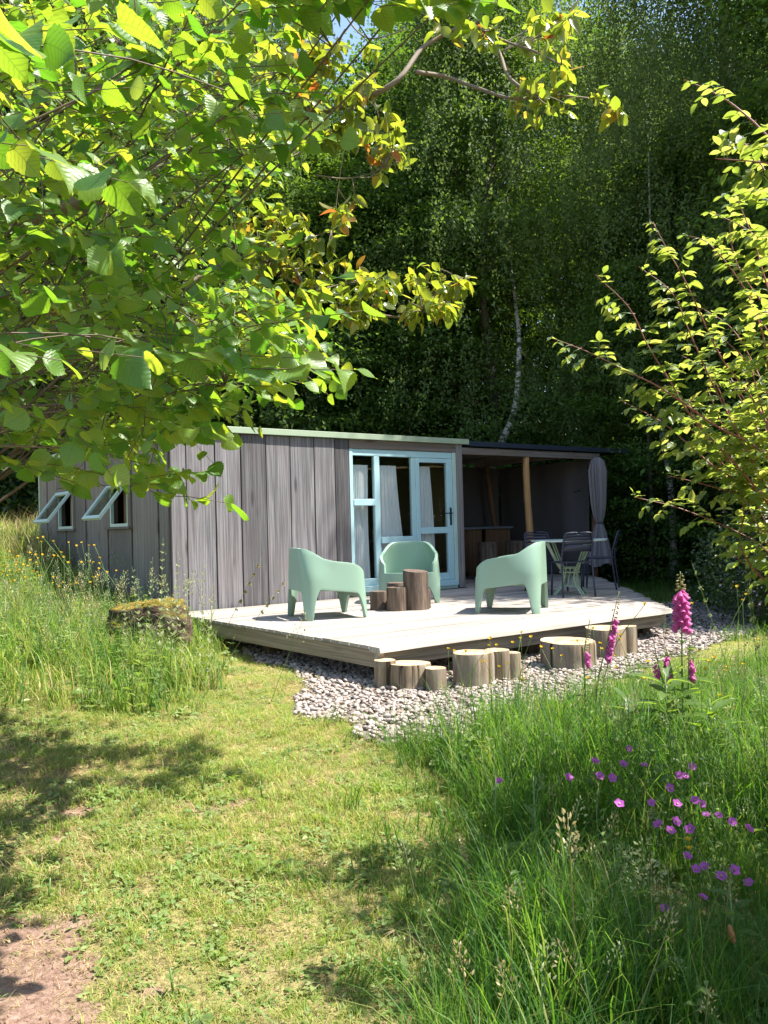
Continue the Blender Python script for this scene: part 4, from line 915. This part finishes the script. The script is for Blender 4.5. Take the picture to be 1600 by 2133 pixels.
# a few strays in the grass edge
P = np.stack([x, y, ground_z(x, y)+.010+rng.random(n)*.022], 1)
scatter('pebble_gravel', P, np.stack([rng.normal(0, .3, n), rng.normal(0, .3, n), rng.uniform(0, 6.3, n)], 1), np.stack([s]*3, 1), rng.integers(0, 6, n), [pebble(i) for i in range(6)])

def clod(seed):
    o = pebble(seed); m_ = o.data; m_.materials.clear(); m_.materials.append(M['clod']); return o
M['clod'] = plain('soil_clod', (.27, .17, .12), .95, .1, .35, 40, bst=.6)
x = rng.uniform(-3, 3, 60000); y = rng.uniform(2, 8, 60000); k = (rng.random(60000) < bare(x, y)*.5+.012) & (gravel_mask(x, y) < .5); x, y = x[k], y[k]; n = len(x); q = .004+.022*rng.random(n)**4
scatter('soil_clods', np.stack([x, y, ground_z(x, y)+.002], 1), rng.uniform(0, 6.3, (n, 3)), np.stack([q]*3, 1), rng.integers(0, 4, n), [clod(i+50) for i in range(4)])

def tuft(seed, nb, h0, h1, w, spread, bend, mat, seg=4, droopy=.0, flat=0):
    r = np.random.default_rng(seed); Vs, Fs, T, n = [], [], [], 0
    for b in range(nb):
        h = r.uniform(h0, h1); a = r.uniform(0, 6.28); bx, by = r.normal(size=2)*spread; d = np.array([math.cos(a), math.sin(a)]); sd_ = np.array([-d[1], d[0]]); be = h*bend*r.uniform(.3, 1.4); ww = w*r.uniform(.6, 1.3)
        for i in range(seg+1):
            f = i/seg; c = np.array([bx, by])+d*be*f*f; z = h*f*(1-.35*bend*f*f)-droopy*h*max(0, f-.6)**2*2; wi = ww*(1-f**1.8)*.5+.0002
            if flat: z *= flat
            Vs += [(c[0]-sd_[0]*wi, c[1]-sd_[1]*wi, z), (c[0]+sd_[0]*wi, c[1]+sd_[1]*wi, z)]
        for i in range(seg): Fs.append((n+2*i, n+2*i+1, n+2*i+3, n+2*i+2)); 
        T += [r.random()*.6]*seg; n += 2*(seg+1)
    return mk('tuft', Vs, Fs, mat, False, tone=T)
def rosette(seed, nl, size, mat, round_=True):
    r = np.random.default_rng(seed); base = leaf([.05, .8, 1, .9, .55, .05] if round_ else [.05, .5, .9, 1, .8, .05], .04, .3, .25, .7 if round_ else .3); mats = []
    for i in range(nl):
        a = i*2.4+r.uniform(-.3, .3); rr = r.uniform(.1, 1)*size*.9; p = (rr*math.cos(a), rr*math.sin(a), r.uniform(.15, .8)*size); mats.append(frame(p, (math.cos(a), math.sin(a), r.uniform(-.1, .4)), (r.normal()*.2, r.normal()*.2, 1), size*r.uniform(.6, 1.1)))
    V, F, U, T = stamp([base], np.array(mats), np.zeros(nl, int)); return mk('rosette', V, F, mat, False, uv=U, tone=T*.6)
def place_on(n, xr, yr, fn):
    x = rng.uniform(*xr, n); y = rng.uniform(*yr, n); p = fn(x, y); k = rng.random(n) < p; k &= (gravel_mask(x, y) < .5) | (rng.random(n) < .012+.05*(x > .5))
    k &= ~on_deck(x, y); k &= np.abs(x) < .47*y+.7; return x[k], y[k]
def on_deck(x, y):
    dx, dy = x-HX, y-HY; s = dx*.799+dy*.601; t_ = -dx*.601+dy*.799
    return (s > -.04) & (t_ > -4.4) & (s < np.where(t_ < .24, 4.0+(t_+4.34)*.93, 8.4)) & (t_ < 5.6)
def tallness(x, y):                                  # 1 in the uncut meadow patch at right
    e = .30+.18*np.sin(y*2.1)-.12*(y-4)*0+(vnoise(x, y, .4)-.5)*.35
    return sst(e-.12, e+.22, x)*(1-sst(5.25, 5.75, y-.75*np.clip(x-.6, 0, 5)))
def go(name, x, y, s0, s1, srcs, tilt=.12, zs=(1, 1), probs=None):
    n = len(x); s = rng.uniform(s0, s1, n)*(.7+.6*vnoise(x+9, y+4, .4))*(1-.35*np.exp(-((y-.75*np.clip(x-.6, 0, 5)-5.6)/.5)**2)*(x > 0)*(x < 1.3)*(y < 9))*(1-.36*(1-sst(2.9, 3.9, y))*sst(.45, .9, x))*(1-.42*sst(4.9, 6.0, y)*sst(1.0, 1.6, x)*(y < 9)); P = np.stack([x, y, ground_z(x, y)-.004], 1)
    scatter(name, P, np.stack([rng.normal(0, tilt, n), rng.normal(0, tilt, n), rng.uniform(0, 6.3, n)], 1), np.stack([s, s, s*rng.uniform(*zs, n)], 1), rng.integers(0, len(srcs), n), srcs)
def green(x, y): return vnoise(x+20, y+5, .8)*.6+vnoise(x, y, .3)*.4+.28*sst(-.6, .2, x)
x, y = place_on(42000, (-4.6, 4.6), (2.0, 10.5), lambda x, y: (1-bare(x, y)*.93)*(1-.85*tallness(x, y))*np.clip(1.5-y*.09, .3, 1)*(.45+.55*sst(.25, .55, green(x, y))))
go('lawn_grass', x, y, .7, 1.25, [tuft(s, 26, .018, .055, .0032, .035, .8, M['lawn'], 3) for s in range(4)], .2, (.6, 1.3))
x, y = place_on(20000, (-4.2, 3.0), (2.0, 9.5), lambda x, y: (1-bare(x, y)*.5)*(1-tallness(x, y))*(1-sst(.50, .75, green(x, y))*.7))
go('dry_grass', x, y, .7, 1.2, [tuft(s+30, 22, .015, .05, .0025, .045, 1.6, M['dry'], 3, flat=.55) for s in range(3)], .25)
x, y = place_on(16000, (-3.5, 3.5), (2.0, 8.5), lambda x, y: (1-bare(x, y)*.85)*(1-.6*tallness(x, y))*(.15+.85*sst(.5, .62, vnoise(x+50, y, .5)+.25*sst(.3, -1.2, x)*(1-sst(4.6, 5.6, y)))))
go('ground_cover', x, y, .45, 1.45, [rosette(s, 9, .028, M['weed'], s % 2 == 0) for s in range(4)], .2)
x, y = place_on(9000, (.0, 4.8), (1.8, 8.4), lambda x, y: tallness(x, y)*(1-.6*np.exp(-((x-1.6)**2+(y-4.6)**2)/.35))*(.55+.45*sst(.25, .55, vnoise(x, y, .35))))
go('tall_meadow_grass', x, y, .65, 1.25, [tuft(s+60, 22, .14, .52, .0042, .055, .5, M['grass'], 5, .2) for s in range(6)], .16, (.8, 1.15))
x, y = place_on(2600, (-.4, 4.5), (1.9, 8.2), lambda x, y: .8*np.exp(-((x-.30-.15*np.sin(y*2))**2)/.06)+.35*(x > 2)+.1)
go('edge_grass', x, y, .7, 1.2, [tuft(s+90, 22, .06, .2, .0045, .04, .6, M['grass'], 4) for s in range(3)], .2)
x, y = place_on(9000, (-9.5, -.8), (6.0, 17), lambda x, y: sst(-1.25, -1.9, x+.16*(y-7))*np.clip(1.4-y*.04, .4, 1)*(1-.7*(1-sst(6.2, 7.2, y+.3*(x+2)))))
go('left_meadow_grass', x, y, .7, 1.35, [tuft(s+120, 18, .15, .42, .006, .05, .5, M['grass' if s < 3 else 'lawn'], 4, .2) for s in range(5)], .16, (.7, 1.2))
x, y = place_on(5000, (-20, -3.5), (13, 30), lambda x, y: .8+0*x)
go('straw_meadow_grass', x, y, .9, 1.6, [tuft(s+140, 22, .2, .5, .008, .09, .5, M['dry' if s < 2 else 'lawn'], 3) for s in range(3)], .16)
x, y = place_on(3000, (2.5, 9), (9.0, 19), lambda x, y: .7+0*x)
go('shade_grass', x, y, .8, 1.4, [tuft(s+160, 20, .06, .25, .006, .06, .5, M['grass'], 3) for s in range(3)], .16)
x, y = place_on(3200, (.2, 4.5), (2.0, 8.0), lambda x, y: .75*tallness(x, y)+.1)
go('leafy_undergrowth', x, y, .8, 2.2, [rosette(s+9, 12, .045, M['weed'], s == 0) for s in range(3)], .3)
x, y = place_on(1300, (-5.5, -1.2), (6, 12), lambda x, y: .6*sst(-1.3, -2, x)); go('left_leafy_undergrowth', x, y, .8, 2.2, [rosette(s+19, 12, .045, M['weed'], s == 0) for s in range(3)], .3)

def herb(seed, H, nl, ls, mat, head=0):
    r = np.random.default_rng(seed); base = leaf([.05, .7, 1, .85, .5, .04], .03, .3, .3, .42); mats = []; st = spline([(0, 0, 0), (.02, 0, H*.5), (.06, .01, H)], 4)
    for i in range(nl):
        a = i*2.4+r.uniform(-.4, .4); p = st[int(i/nl*(len(st)-1))]; mats.append(frame(p, (math.cos(a), math.sin(a), .45), (0, 0, 1), ls*(1.15-.7*i/nl)*r.uniform(.7, 1.2)))
    for i in range(head):
        p = st[-1]+np.array([0, 0, -.09*i/head]); a = i*2.4; q = .006+.022*i/head; mats.append(frame(p+np.array([math.cos(a)*q, math.sin(a)*q, 0]), (math.cos(a)*.6, math.sin(a)*.6, 1), (r.normal(), r.normal(), 1), .013))
    V, F, U, T = stamp([base], np.array(mats), np.zeros(len(mats), int)); V2, F2 = tube(st, np.linspace(.002, .0009, len(st)), 3)
    return mk('herb', np.vstack([V, V2]), np.vstack([F, F2+len(V)]), mat, False, uv=np.vstack([U, np.zeros((len(V2), 2))]), tone=np.concatenate([T*.6, np.zeros(len(F2))]))
x, y = place_on(1500, (.1, 4.6), (1.9, 8.4), lambda x, y: tallness(x, y)*(.25+.75*sst(.42, .62, vnoise(x+31, y, .5))))
go('meadow_herbs', x, y, .7, 1.35, [herb(i, .30, 13, .075, M['weed'] if i < 2 else M['broad']) for i in range(4)], .2)
x, y = place_on(900, (-7, -1.3), (6, 13), lambda x, y: sst(-1.3, -2, x)*.8)
go('left_meadow_herbs', x, y, .9, 1.7, [herb(i+9, .30, 14, .06, M['weed'] if i < 2 else M['broad']) for i in range(4)], .2)
x, y = place_on(700, (.1, 4.6), (2.0, 8.4), lambda x, y: tallness(x, y)*.8)
go('meadow_seed_heads', x, y, .8, 1.3, [herb(i+20, .46, 0, .05, M['seed'] if i % 2 else M['seedgreen'], 26) for i in range(4)], .2)
x, y = place_on(700, (-8, -1.6), (6.3, 14), lambda x, y: sst(-1.5, -2.2, x)*.8)
go('left_meadow_seed_heads', x, y, .9, 1.6, [herb(i+30, .46, 0, .05, M['seed'] if i % 2 else M['seedgreen'], 26) for i in range(4)], .2)

# ---------------------------------------------------------------- single plants
def gz(x, y): return float(ground_z(x, y))
def flower_head(n, R, mat, cup=.3, w=.8):
    L = leaf([.1, .6, .95, 1, .8, .3], 0, .15, -cup*.4, w); mats = []
    for i in range(n): a = i*2*math.pi/n; mats.append(frame((0, 0, 0), (math.cos(a), math.sin(a), cup), (-math.cos(a)*cup, -math.sin(a)*cup, 1), R))
    V, F, U, T = stamp([L], np.array(mats), np.zeros(n, int)); o = mk('h', V, F, mat, False, uv=U, tone=T, smooth=True); me = o.data; bpy.data.objects.remove(o); return me
def stem_mesh(H, lean, seed, mat, r=.0016, leaves=0, lmat=None):
    pts = spline([(0, 0, 0), (lean*.15, 0, H*.35), (lean*.45, .01, H*.7), (lean, 0, H)], 3); V, F = tube(pts, np.linspace(r*1.4, r*.7, len(pts)), 4); o = mk('stem', V, F, mat, False); me = o.data; bpy.data.objects.remove(o); return me
ger = flower_head(5, .019, M['pink'], .25, .85); but = flower_head(5, .011, M['yellow'], .7, .95)
cen = MB().add(*(lambda v: (v[0], v[1].tolist()))(tube([(0, 0, 0), (0, 0, .006)], [.004, .003], 6))).build('tmp', M['seed']); cenm = cen.data; bpy.data.objects.remove(cen)
SM = [stem_mesh(.5, l, i, M['stem']) for i, l in enumerate((.0, .10, .2))]
def flower(nm, label, cat, px, py, dep, head, R, grp, tiltv, k, H=.5):
    p = at(px, py, dep); g = gz(p[0], dep); h = max(.05, p[2]-g); st = SM[k % 3]; lean = (.0, .10, .2)[k % 3]; ang = k*2.4; sc_ = h/.5
    o = thing(nm, label, cat, (p[0]-lean*math.cos(ang)*sc_, p[1]-lean*math.sin(ang)*sc_, g), ang, grp)
    s = bpy.data.objects.new('stem', st); C.objects.link(s); s.parent = o; s.scale = (sc_, 1, sc_)
    b = bpy.data.objects.new('bloom', head); C.objects.link(b); b.parent = o; b.location = (lean*sc_, 0, h); b.rotation_euler = Euler((0, 0, -ang)).to_matrix().to_euler(); b.rotation_euler = (tiltv[0], tiltv[1], -ang+tiltv[2]); b.scale = (R,)*3
    c = bpy.data.objects.new('flower_centre', cenm); C.objects.link(c); c.parent = b
    return o
GER = [(1386, 1893, 2.75), (1450, 1811, 2.9), (1468, 1805, 2.92), (1503, 1826, 2.95), (1560, 1840, 2.95), (1397, 1731, 3.15), (1372, 1718, 3.2), (1357, 1672, 3.3), (1290, 1675, 3.3), (1275, 1621, 3.45), (1184, 1620, 3.4), (1249, 1617, 3.45), (1298, 1592, 3.6), (1342, 1595, 3.6), (1442, 1597, 3.7), (1415, 1616, 3.6), (1428, 1617, 3.6),
       (1395, 1642, 3.5), (1410, 1675, 3.4), (1448, 1668, 3.4), (1461, 1675, 3.4), (1471, 1698, 3.3), (1497, 1699, 3.3), (1525, 1712, 3.25), (1560, 1727, 3.2), (1438, 1727, 3.2), (1432, 1784, 3.05), (1530, 1813, 3.0), (1465, 1870, 2.85), (1040, 1628, 3.6), (1240, 1587, 3.6), (1408, 1712, 3.2), (1310, 1560, 3.8)]
for i, (x, y, d) in enumerate(GER):
    lab = {0: 'lowest and brightest magenta geranium bloom in the tall grass', 29: 'lone pink geranium at the left of the tall grass', 10: 'pink geranium flower left of the main drift'}.get(i, f'magenta geranium among the tall grass at lower right, number {sorted(g[0] for g in GER).index(x)+1} counted from the left')
    flower('geranium_flower', lab, 'flower', x, y, d, ger, rng.uniform(.85, 1.15), None if i in (0, 29, 10) else 'magenta geraniums in the tall grass', (rng.uniform(.3, 1.0), rng.uniform(-.4, .4), rng.uniform(-.5, .5)), i)
BU = [(934, 1353), (946, 1357), (970, 1358), (1003, 1380), (1010, 1378), (1018, 1346), (1022, 1332), (1035, 1345), (1040, 1390), (1058, 1383), (1068, 1340), (1086, 1318), (1085, 1331), (1107, 1328), (1127, 1349), (1152, 1353), (1171, 1367), (1203, 1336), (1236, 1310), (1250, 1342), (1254, 1353), (1265, 1366), (1283, 1367), (1283, 1391), (1292, 1325), (1290, 1332), (1343, 1260), (1441, 1258), (1535, 1223), (1555, 1239), (1547, 1252), (1450, 1357), (1477, 1378), (1488, 1371), (1548, 1385), (1515, 1391), (1510, 1398), (1470, 1395), (1580, 1345), (1582, 1333), (1500, 1450), (1360, 1430), (1225, 1414), (1340, 1413), (1350, 1380), (1530, 1477), (1090, 1416), (1438, 1770), (1433, 1752), (1560, 1520), (1345, 1520)]
for i, (x, y) in enumerate(BU):
    d = 5.4 if x < 1200 else 5.2
    if y > 1700: d = 3.1
    elif y > 1400: d = 4.9
    if x > 1420 and y < 1300: d = 6.2
    flower('buttercup', 'yellow buttercup on a thin stem in front of the log steps' if y < 1400 and x < 1300 else 'yellow buttercup in the meadow at right', 'flower', x, y, d, but, rng.uniform(1.2, 1.6), 'buttercups by the log steps' if y < 1400 and x < 1300 else 'buttercups at right', (rng.uniform(-.4, .6), rng.uniform(-.4, .4), 0), i)
BL = [(144, 1131), (171, 1131), (160, 1138), (185, 1137), (197, 1137), (208, 1163), (186, 1172), (170, 1173), (195, 1172), (120, 1160), (127, 1152), (113, 1159), (133, 1162), (142, 1173), (206, 1186), (223, 1193), (242, 1190), (207, 1175), (205, 1200), (190, 1214), (133, 1215), (147, 1219), (200, 1204), (112, 1203), (111, 1215), (75, 1157), (62, 1153), (65, 1168), (40, 1160), (27, 1163), (33, 1178), (10, 1178), (16, 1200), (5, 1197), (35, 1190), (79, 1193), (85, 1236), (53, 1290), (90, 1120), (80, 1122), (20, 1150), (50, 1178), (60, 1180), (88, 1157)]
for i, (x, y) in enumerate(BL+[(x+int(rng.integers(-30, 30)), y+int(rng.integers(-5, 22))) for x, y in BL[20:]]):
    flower('buttercup', 'yellow buttercup standing in the tall grass by the side wall', 'flower', x, y, rng.uniform(8.0, 9.5), but, rng.uniform(1.4, 2.0), 'buttercups by the side wall', (rng.uniform(-.4, .6), rng.uniform(-.4, .4), 0), i)

# foxgloves
bell = [];
for z, r in ((0, .006), (.012, .011), (.032, .013), (.046, .018)): bell += [(r*math.cos(a), r*math.sin(a), -z) for a in np.linspace(0, 2*math.pi, 9)[:-1]]
bo = MB().add(bell, [(k*8+i, (k+1)*8+i, (k+1)*8+(i+1) % 8, k*8+(i+1) % 8) for k in range(3) for i in range(8)]).build('tmp', M['foxglove'], smooth=True); bellm = bo.data; bpy.data.objects.remove(bo)
bo = MB().add([(x*.45, y*.45, z*.45) for x, y, z in bell], [(k*8+i, (k+1)*8+i, (k+1)*8+(i+1) % 8, k*8+(i+1) % 8) for k in range(3) for i in range(8)]).build('tmp', M['foxbud'], smooth=True); budm = bo.data; bpy.data.objects.remove(bo)
broad_sh = [leaf([.06, .35, .6, .85, 1, .95, .8, .5, .04], .02, .3, d, .36, .6, tw) for d, tw in ((.35, 0), (.6, .3), (.15, -.3))]
broadm = [mesh_leaf('leaf', L, M['broad']) for L in broad_sh]
def foxglove(label, pts, dep, z_open0, nb, nbud, nleaf, sc_=1.0, side=None, leafz=.45):
    W = [at(x, y, dep) for x, y in pts]; g = gz(W[0][0], dep); W = [np.array([W[0][0], W[0][1], g])]+W
    o = thing('foxglove', label, 'flower', tuple(W[0]), 0, 'foxgloves at the edge of the gravel'); R = [w-W[0] for w in W]
    st = spline(R, 8); V, F = tube(st, np.linspace(.007, .002, len(st)), 5); mk('stem', V, F, M['stem'], o, smooth=True)
    zt = st[-1][2]; f0 = z_open0
    def onst(f):
        k = f*(len(st)-1); i = int(min(k, len(st)-2)); return st[i]*(1-(k-i))+st[i+1]*(k-i)
    tot = nb+nbud
    for i in range(tot):
        f = f0+(1-f0)*i/tot; p = onst(f); a = i*2.4 if side is None else side+rng.normal()*.7; q = 1-.35*i/tot if i < nb else .9-.6*(i-nb)/nbud
        c = bpy.data.objects.new('bell' if i < nb else 'bud', bellm if i < nb else budm); C.objects.link(c); c.parent = o
        tilt = .75 if i < nb else 1.3; M_ = Matrix.Translation((p[0]+.008*math.cos(a), p[1]+.008*math.sin(a), p[2])) @ Matrix.Rotation(a, 4, 'Z') @ Matrix.Rotation(-tilt, 4, 'Y') @ Matrix.Scale(q*sc_, 4); c.matrix_basis = M_
    for i in range(nleaf):
        f = leafz*i/max(1, nleaf)*f0/leafz*.9 if nleaf else 0; p = onst(f); a = i*2.4+1; s = rng.uniform(.14, .24)*(1-.5*i/nleaf)*sc_
        c = bpy.data.objects.new('leaf', broadm[i % 3]); C.objects.link(c); c.parent = o; c.matrix_basis = Matrix(frame(p, (math.cos(a), math.sin(a), .35), (0, 0, 1), s))
    return o
foxglove('tallest foxglove with a dense magenta spike above the gravel', [(1422, 1450), (1420, 1300), (1417, 1190)], 4.75, .66, 30, 16, 22, 1.2)
foxglove('leaning foxglove with a magenta spike before the farthest log step', [(1243, 1440), (1262, 1350), (1290, 1232)], 5.0, .60, 24, 14, 3, .9, 0)
foxglove('spindly foxglove with few pink bells before the wide log step', [(1218, 1420), (1217, 1360), (1230, 1285)], 5.0, .55, 6, 12, 2, .85, 0)
foxglove('short foxglove with bowed pink spike left of the tallest one', [(1410, 1480), (1400, 1400), (1386, 1345)], 4.7, .62, 14, 6, 5, .8, 3.1)
foxglove('small foxglove with drooping pink bells right of the tallest one', [(1435, 1470), (1434, 1410), (1437, 1335)], 4.7, .66, 10, 8, 4, .8, 0)
foxglove('faded low foxglove leaning left of the tallest one', [(1390, 1450), (1375, 1400), (1362, 1340)], 4.8, .62, 6, 8, 3, .7, 3)

# weeds and grasses standing out singly
def broad_weed(px, py, dep, n, size, label, hgt=.1, nm='broadleaf_weed'):
    p = at(px, py, dep); g = gz(p[0], dep); o = thing(nm, label, 'plant', (p[0], dep, g), rng.uniform(0, 6), None)
    for i in range(n):
        a = i*2.4; c = bpy.data.objects.new('leaf', broadm[i % 3]); C.objects.link(c); c.parent = o; f = i/n
        c.matrix_basis = Matrix(frame((0, 0, hgt*f+.01), (math.cos(a), math.sin(a), .3+.5*f), (0, 0, 1), size*(1-.4*f)*rng.uniform(.8, 1.2)))
    V, F = tube([(0, 0, 0), (.01, 0, hgt+.02)], [.005, .003], 5); mk('stem', V, F, M['stem'], o)
    return o
broad_weed(1310, 1560, 4.5, 18, .22, 'leafy green weed left of the foxglove base', .42); broad_weed(1485, 1560, 4.4, 18, .24, 'broad-leaved weed right of the foxglove base', .42)
broad_weed(1120, 1760, 3.3, 8, .15, 'pale broad-leaved weed in the dark tall grass', .42); broad_weed(1030, 1690, 3.5, 4, .10, 'small pale two-leaved weed left of the larger pale weed', .40)
broad_weed(1530, 1980, 2.65, 12, .11, 'leafy weed beside the brown plantain head', .3); broad_weed(1395, 1570, 4.6, 24, .27, 'rosette of wide leaves at the foot of the foxgloves', .5)
broad_weed(275, 1390, 6.3, 5, .16, 'young light green shoot before the mossy rock', .3)
for i, (px, py, d) in enumerate(((735, 1700, 3.4), (835, 1990, 2.75), (545, 1610, 4.3), (420, 1590, 4.4), (360, 2010, 2.7), (100, 1830, 3.3), (600, 1500, 5.0), (940, 1980, 2.8))):
    broad_weed(px, py, d, 5, .05, ['dandelion leaf tuft standing in the middle of the lawn', 'dandelion tuft on the dry lawn at bottom', 'narrow weed standing on the sunlit lawn at left', 'thin weed beside a bare soil patch', 'upright weed at the lower left lawn', 'leafy weed near the left edge of the lawn', 'weed at the lawn edge towards the gravel', 'weed at the foot of the tall grass'][i], .07, 'lawn_weed')
def seed_grass(px0, py0, px1, py1, dep, label, kind, n=26, size=1.0, mat=None):
    a, b = at(px0, py0, dep), at(px1, py1, dep); g = gz(a[0], dep); p0 = np.array([a[0], dep, min(a[2], g) if a[2] < g+.2 else g]); b = b-p0
    o = thing('seeding_grass', label, 'grass stalk', tuple(p0), 0, None); st = spline([(0, 0, 0), b*.5+np.array([0, 0, .02]), b], 8); V, F = tube(st, np.linspace(.0022, .0009, len(st)), 4); mk('stem', V, F, M['stem'], o)
    L = leaf([.1, .8, 1, .6, .05], 0, .3, 0, .45); mats = []
    for i in range(n):
        f = i/n; p = st[int((.68+.31*f)*(len(st)-1))]; an = i*2.4
        if kind == 'panicle': sp = (.035*(1-f)+.006)*size; q = p+np.array([math.cos(an)*sp, math.sin(an)*sp, .01]); fw = (math.cos(an), math.sin(an), .5)
        else: q = p+rvec(.002); fw = np.array([math.cos(an)*.5, math.sin(an)*.5, 1.0]) if kind == 'spike' else np.array([.8, 0, -.3])+rvec(.4)
        if kind == 'leafy':
            p = st[int((.08+.9*f)*(len(st)-1))]; mats.append(frame(p, (math.cos(an), math.sin(an), .9), (0, 0, 1), (.05-.03*f)*size*rng.uniform(.7, 1.2)))
            if f > .55: 
                e = p+np.array([math.cos(an), math.sin(an), .8])*.05*(1.2-f); mats.append(frame(e, rvec(1)+[0, 0, 1], rvec(1), .016)); mats.append(frame(e+rvec(.01), rvec(1)+[0, 0, 1], rvec(1), .014))
            continue
        for k in range(3): mats.append(frame(q+rvec(.004), fw+rvec(.25), rvec(1), .011*size))
    V, F, U, T = stamp([L], np.array(mats), np.zeros(len(mats), int)); mk('seed_head', V, F, mat or M['seedgreen'], o, uv=U, tone=T)['kind'] = 'stuff'
for a in [(1395, 2120, 1335, 1740, 2.45, 'tall pale cocksfoot grass standing upright in the foreground', 'panicle', 34, 1.3), (1370, 2100, 1310, 1760, 2.5, 'slender loose-headed grass left of the cocksfoot', 'panicle', 30, 1.1), (1430, 2125, 1400, 2000, 2.4, 'short loose-headed grass near the bottom edge', 'panicle', 30, 1.2),
          (1010, 2000, 955, 1735, 2.9, 'tan nodding seed head at the left of the tall grass', 'nod', 30, 1.2, M['seed']), (1170, 1980, 1200, 1720, 2.9, 'bent tan seed head in the middle of the tall grass', 'nod', 30, 1.1, M['seed']), (1130, 1960, 1128, 1850, 2.8, 'short reddish seed spike in the tall grass', 'spike', 24, 1, M['seed']),
          (1250, 1950, 1285, 1800, 2.8, 'feathery green seed head right of the tan ones', 'panicle', 24, 1.0), (1590, 1330, 1440, 1168, 4.2, 'arching green seed stalk leaning in before the dark shrub', 'spike', 30, 1.0), (1600, 1330, 1552, 1172, 4.0, 'drooping beaded seed stalk at the right edge', 'spike', 40, 1.1), (1610, 1360, 1560, 1205, 4.0, 'second beaded seed stalk at the right edge', 'spike', 40, 1.1),
          (400, 1370, 545, 1162, 6.6, 'orange-tinted dock stalk bending in front of the cabin wall', 'nod', 34, 2.0, M['seed']), (420, 1380, 600, 1200, 6.7, 'long straw seed stalk reaching over the left armchair', 'nod', 30, 1.8, M['seed']), (560, 1400, 640, 1270, 6.4, 'pale seed stalk in front of the left armchair legs', 'panicle', 20, 1.6, M['seed']),
          (330, 1300, 340, 1120, 7.6, 'tall leafy green stalk before the side wall corner', 'leafy', 46, 1.6), (300, 1300, 275, 1180, 7.7, 'shorter green stalk left of the tall leafy one', 'leafy', 38, 1.5), (355, 1300, 372, 1150, 7.5, 'green stalk just right of the wall corner', 'leafy', 38, 1.5), (415, 1320, 425, 1165, 7.0, 'leafy stalk before the front wall', 'leafy', 38, 1.4)]:
    seed_grass(*a[:7], n=a[7], size=a[8], mat=a[9] if len(a) > 9 else None)
p = at(1525, 1965, 2.55); g = gz(p[0], 2.55); o = thing('plantain', 'ribwort plantain with russet-brown seed head in the bottom right corner', 'plant', (p[0]+.03, 2.55, g)); h = p[2]-g
V, F = tube(spline([(0, 0, 0), (.0, 0, h*.5), (-.025, 0, h)], 5), .0022, 5); mk('stem', V, F, M['stem'], o)
V, F = tube([(-.025-.012*f, 0, h+.055*f) for f in (0, .1, .5, .85, 1)], [.003, .0085, .0095, .007, .002], 10); mk('seed_head', V, F, M['seedred'], o, smooth=True)
for a in range(5): c = bpy.data.objects.new('leaf', broadm[a % 3]); C.objects.link(c); c.parent = o; c.matrix_basis = Matrix(frame((0, 0, .01), (math.cos(a*1.3), math.sin(a*1.3), .9), (0, 0, 1), .16))

for i, (px, py, d, lean) in enumerate(((318, 1160, 7.9, 12), (345, 1195, 7.4, -14), (390, 1185, 7.2, 10), (255, 1215, 7.8, -10), (445, 1215, 6.9, 16), (365, 1215, 7.1, -20))):
    seed_grass(px-lean, 1330, px, py, d, ['slender leafy stalk behind the mossy boulder', 'leaning leafy stalk above the mossy boulder', 'leafy stalk against the first front board', 'small leafy stalk left of the boulder', 'leafy stalk at the left tip of the deck', 'low leafy stalk over the boulder edge'][i], 'leafy', 34, 1.3)
for i, (x0, px, py, d) in enumerate(((960, 930, 1500, 4.9), (1010, 1020, 1480, 5.0), (1080, 1060, 1500, 4.8), (1150, 1165, 1470, 4.9), (900, 885, 1600, 4.3), (1090, 1130, 1430, 5.0), (1240, 1200, 1560, 4.4), (1330, 1365, 1690, 3.3), (1500, 1540, 1660, 3.4), (1180, 1150, 1640, 3.5), (980, 1000, 1820, 2.9), (1230, 1205, 1900, 2.7))):
    seed_grass(x0, py+330, px, py, d, ORD[i]+' from the far left among the thin seeding grasses of the tall patch' if i else 'thin seeding grass at the left tip of the tall patch', 'panicle' if i % 2 else 'nod', 20, .9, M['seed'] if i % 3 == 0 else M['seedgreen'])
